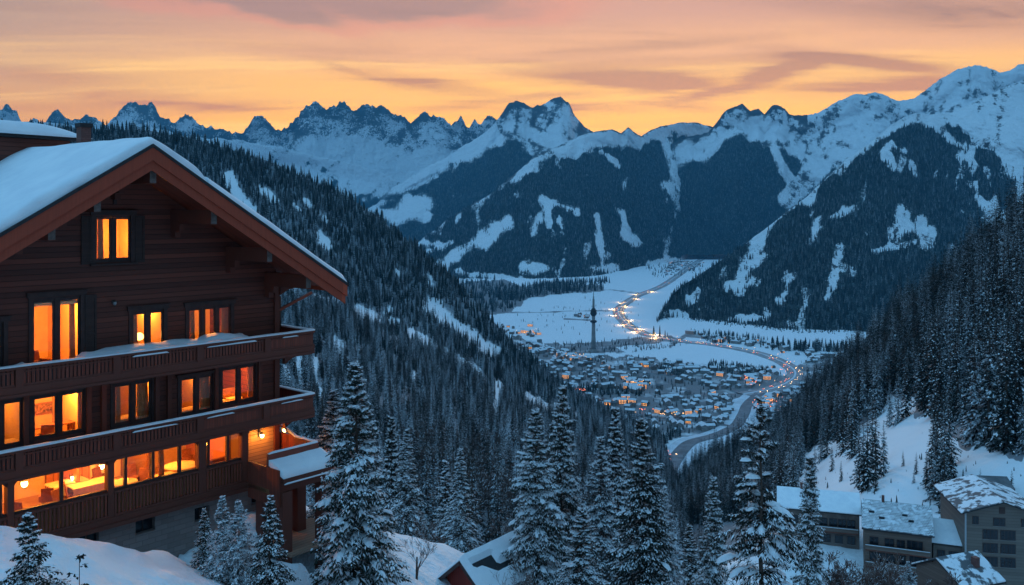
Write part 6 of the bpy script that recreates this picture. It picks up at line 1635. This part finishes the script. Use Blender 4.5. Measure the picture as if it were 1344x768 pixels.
# how far from the sunset azimuth (0 = at it, 1 = opposite)
hx=mth(nt,'MULTIPLY_ADD',X,math.sin(SUN_AZ),mth(nt,'MULTIPLY',Y_,math.cos(SUN_AZ)))
hl=mth(nt,'SQRT',mth(nt,'ADD',mth(nt,'MULTIPLY',X,X),mth(nt,'MAXIMUM',mth(nt,'MULTIPLY',Y_,Y_),1e-5)))
ca=mth(nt,'DIVIDE',hx,hl)
def cramp(fac,stops):
    r=N(nt,'ShaderNodeValToRGB'); L(nt,fac,r.inputs[0]); cr=r.color_ramp; cr.interpolation='EASE'
    while len(cr.elements)<len(stops): cr.elements.new(.5)
    for e,(p,c) in zip(cr.elements,stops): e.position=p; e.color=(*c,1)
    return r.outputs[0]
ZEN=(.10,.265,.44)
glow=cramp(el,[(0,(1.0,.33,.0)),(.10,(1.0,.41,.0)),(.14,(.86,.40,.035)),(.18,(.60,.28,.105)),(.23,(.42,.20,.12)),(.33,(.23,.155,.155)),(.5,(.11,.23,.36)),(1,ZEN)])
side=cramp(el,[(0,(.62,.21,.01)),(.10,(.58,.23,.025)),(.15,(.42,.22,.095)),(.20,(.28,.17,.11)),(.25,(.20,.135,.105)),(.34,(.15,.14,.16)),(.5,(.10,.23,.36)),(1,ZEN)])
back=cramp(el,[(0,(.05,.11,.175)),(.2,(.075,.165,.26)),(.5,(.095,.245,.40)),(1,ZEN)])
col=mixc(nt,ramp(nt,ca,.70,.985),side,glow)
# added brightness on the left of the vault, giving the slopes side shading
lr=N(nt,'ShaderNodeMapRange'); L(nt,X,lr.inputs[0]); lr.inputs[1].default_value=-1; lr.inputs[2].default_value=1; lr.inputs[3].default_value=1.45; lr.inputs[4].default_value=.55
bk=N(nt,'ShaderNodeVectorMath',operation='SCALE'); L(nt,back,bk.inputs[0]); L(nt,lr.outputs[0],bk.inputs['Scale']); back=bk.outputs[0]
col=mixc(nt,ramp(nt,ca,.15,.68),back,col)
# cirrus: noise on a flat layer overhead, so streaks thin out towards the horizon
inv=mth(nt,'DIVIDE',1.0,mth(nt,'ADD',el,.06))
cv=N(nt,'ShaderNodeCombineXYZ'); L(nt,mth(nt,'MULTIPLY',X,inv),cv.inputs[0]); L(nt,mth(nt,'MULTIPLY',Y_,inv),cv.inputs[1])
def cloud(scale,mscale,rot,lo,hi,detail=7,rough=.58,dist=.6,loc=(0,0,0)):
    mp=N(nt,'ShaderNodeMapping'); mp.inputs['Scale'].default_value=mscale; mp.inputs['Rotation'].default_value=(0,0,rot); mp.inputs['Location'].default_value=loc; L(nt,cv.outputs[0],mp.inputs[0])
    t=N(nt,'ShaderNodeTexNoise'); t.inputs['Scale'].default_value=scale; t.inputs['Detail'].default_value=detail; t.inputs['Roughness'].default_value=rough; t.inputs['Distortion'].default_value=dist
    L(nt,mp.outputs[0],t.inputs[0]); return ramp(nt,t.outputs['Fac'],lo,hi)
wz_=mth(nt,'SUBTRACT',noise_out(nt,1.1,7,.62,vec=cv.outputs[0]),.5)
def blob(cx,cz,wx,wz,tilt=0.0):
    """soft patch of cloud at a fixed direction of the sky (azimuth slope cx, elevation cz)"""
    dx=mth(nt,'SUBTRACT',mth(nt,'DIVIDE',X,mth(nt,'MAXIMUM',Y_,.05)),cx); dz=mth(nt,'SUBTRACT',mth(nt,'DIVIDE',Z,mth(nt,'MAXIMUM',Y_,.05)),cz)
    dz=mth(nt,'SUBTRACT',dz,mth(nt,'MULTIPLY',dx,tilt)); dz=mth(nt,'MULTIPLY_ADD',wz_,wz*2.6,dz)
    a=mth(nt,'DIVIDE',dx,wx); b_=mth(nt,'DIVIDE',dz,wz)
    return mth(nt,'MULTIPLY',mth(nt,'POWER',2.718,mth(nt,'MULTIPLY',-1.0,mth(nt,'ADD',mth(nt,'MULTIPLY',a,a),mth(nt,'MULTIPLY',b_,b_)))),ramp(nt,Y_,.02,.2))
c1=cloud(.62,(.55,1.25,1),R(-16),.47,.66,detail=8,rough=.6,dist=1.2); c2=cloud(.9,(.45,1.3,1),R(22),.50,.70,detail=8,rough=.62,dist=1.0,loc=(3.1,1.7,0))
fade=ramp(nt,ca,.3,.75)
bright=cloud(.7,(.4,1.4,1),R(8),.50,.72,loc=(7.,2.,0))
col=mixc(nt,mth(nt,'MULTIPLY',mth(nt,'MULTIPLY',bright,.7),mth(nt,'MULTIPLY',fade,ramp(nt,el,.28,.16))),col,(1.0,.56,.10))
dk=mixc(nt,ramp(nt,el,.10,.22),(.50,.165,.03),(.22,.105,.06))
def px2(px,py): return ((px-CX)/FPX,(HY-py)/FPX)
def blobpx(px,py,wx,wy,tilt=0): a,b_=px2(px,py); return blob(a,b_,wx/FPX,wy/FPX,tilt)
bl=None
for q in ((840,106,115,12,-.03),(1010,100,85,14,.32),(930,122,60,8,.15),(570,112,120,10,-.17),(480,98,60,6,-.25),(300,143,60,6,-.02),(150,126,110,9,-.06),(1190,112,150,11,.06),(770,142,110,8,.0),(1220,18,200,20,-.10),(690,130,120,6,.1),(60,100,110,10,-.05),(1100,75,140,9,-.12),(860,60,160,7,.08)):
    bb=blobpx(*q); bl=bb if bl is None else mth(nt,'MAXIMUM',bl,bb)
c12=mth(nt,'MAXIMUM',mth(nt,'MULTIPLY',c1,.75),mth(nt,'MULTIPLY',c2,.6))
den=mth(nt,'ADD',mth(nt,'MULTIPLY',c12,.60),mth(nt,'MULTIPLY',bl,mth(nt,'ADD',.55,mth(nt,'MULTIPLY',c12,.9))),clamp=True)
col=mixc(nt,mth(nt,'MULTIPLY',mth(nt,'MULTIPLY',den,fade),.92),col,dk)
# the large mauve cloud bank high on the left with a pink lower edge
wv=noise_out(nt,5.0,4,.5,vec=cv.outputs[0])
big=mth(nt,'MAXIMUM',blobpx(440,-14,260,34,-.06),blobpx(330,-4,120,22,-.25))
bigm=ramp(nt,mth(nt,'MULTIPLY_ADD',mth(nt,'SUBTRACT',wv,.5),.35,big),.22,.60)
edge=mth(nt,'MULTIPLY',ramp(nt,big,.08,.26),mth(nt,'SUBTRACT',1.0,bigm))
col=mixc(nt,mth(nt,'MULTIPLY',edge,.45),col,(.50,.165,.085))
col=mixc(nt,mth(nt,'MULTIPLY',bigm,.58),col,(.19,.105,.08))
ns=N(nt,'ShaderNodeTexSky',sky_type='NISHITA'); ns.sun_disc=False; ns.sun_elevation=SUN_EL; ns.sun_rotation=SUN_AZ; ns.altitude=1500
# the painted afterglow sits over the physical sky, which keeps a small share
nsc=mixc(nt,1.0,(0,0,0),ns.outputs[0])
vm=N(nt,'ShaderNodeMix'); vm.data_type='RGBA'; vm.blend_type='ADD'; vm.inputs[0].default_value=.004
L(nt,col,vm.inputs[6]); L(nt,ns.outputs[0],vm.inputs[7])
below=ramp(nt,Z,-.05,0.0)
L(nt,mixc(nt,below,(.05,.09,.14),vm.outputs[2]),bg.inputs[0]); bg.inputs[1].default_value=1.0

sd=bpy.data.lights.new('sun','SUN'); sd.energy=.35; sd.angle=R(3); sd.color=(1,.72,.45)
so=bpy.data.objects.new('sun',sd); COL.objects.link(so)
dirv=Vector((math.sin(SUN_AZ)*math.cos(SUN_EL),math.cos(SUN_AZ)*math.cos(SUN_EL),math.sin(SUN_EL)))
so.rotation_euler=(-dirv).to_track_quat('-Z','Y').to_euler(); so.location=(0,0,200)
vs_=SC.view_settings; vs_.view_transform='Standard'; vs_.look='None'; vs_.exposure=1.1; vs_.gamma=1; vs_.use_curve_mapping=False
cy=SC.cycles; cy.use_denoising=True; cy.max_bounces=6; cy.diffuse_bounces=3; cy.glossy_bounces=2; cy.transparent_max_bounces=12; cy.volume_bounces=0
cy.sample_clamp_indirect=4
# ================================================================== HAZE
HZ_DENS=3.6e-5
b=MB(); b.box(-12500,10500,-60,16000,-700,2080)
m=bpy.data.materials.new('haze'); m.use_nodes=True; nt=m.node_tree; nt.nodes.clear()
o_=N(nt,'ShaderNodeOutputMaterial'); pv=N(nt,'ShaderNodeVolumePrincipled'); pv.inputs['Color'].default_value=(.13,.56,.92,1); pv.inputs['Density'].default_value=HZ_DENS; pv.inputs['Anisotropy'].default_value=.0
L(nt,pv.outputs[0],o_.inputs['Volume'])
hz=b.build('haze',m); hz['kind']='stuff'; hz['label']='thin blue evening haze filling the valley between the mountains'; hz['category']='haze'
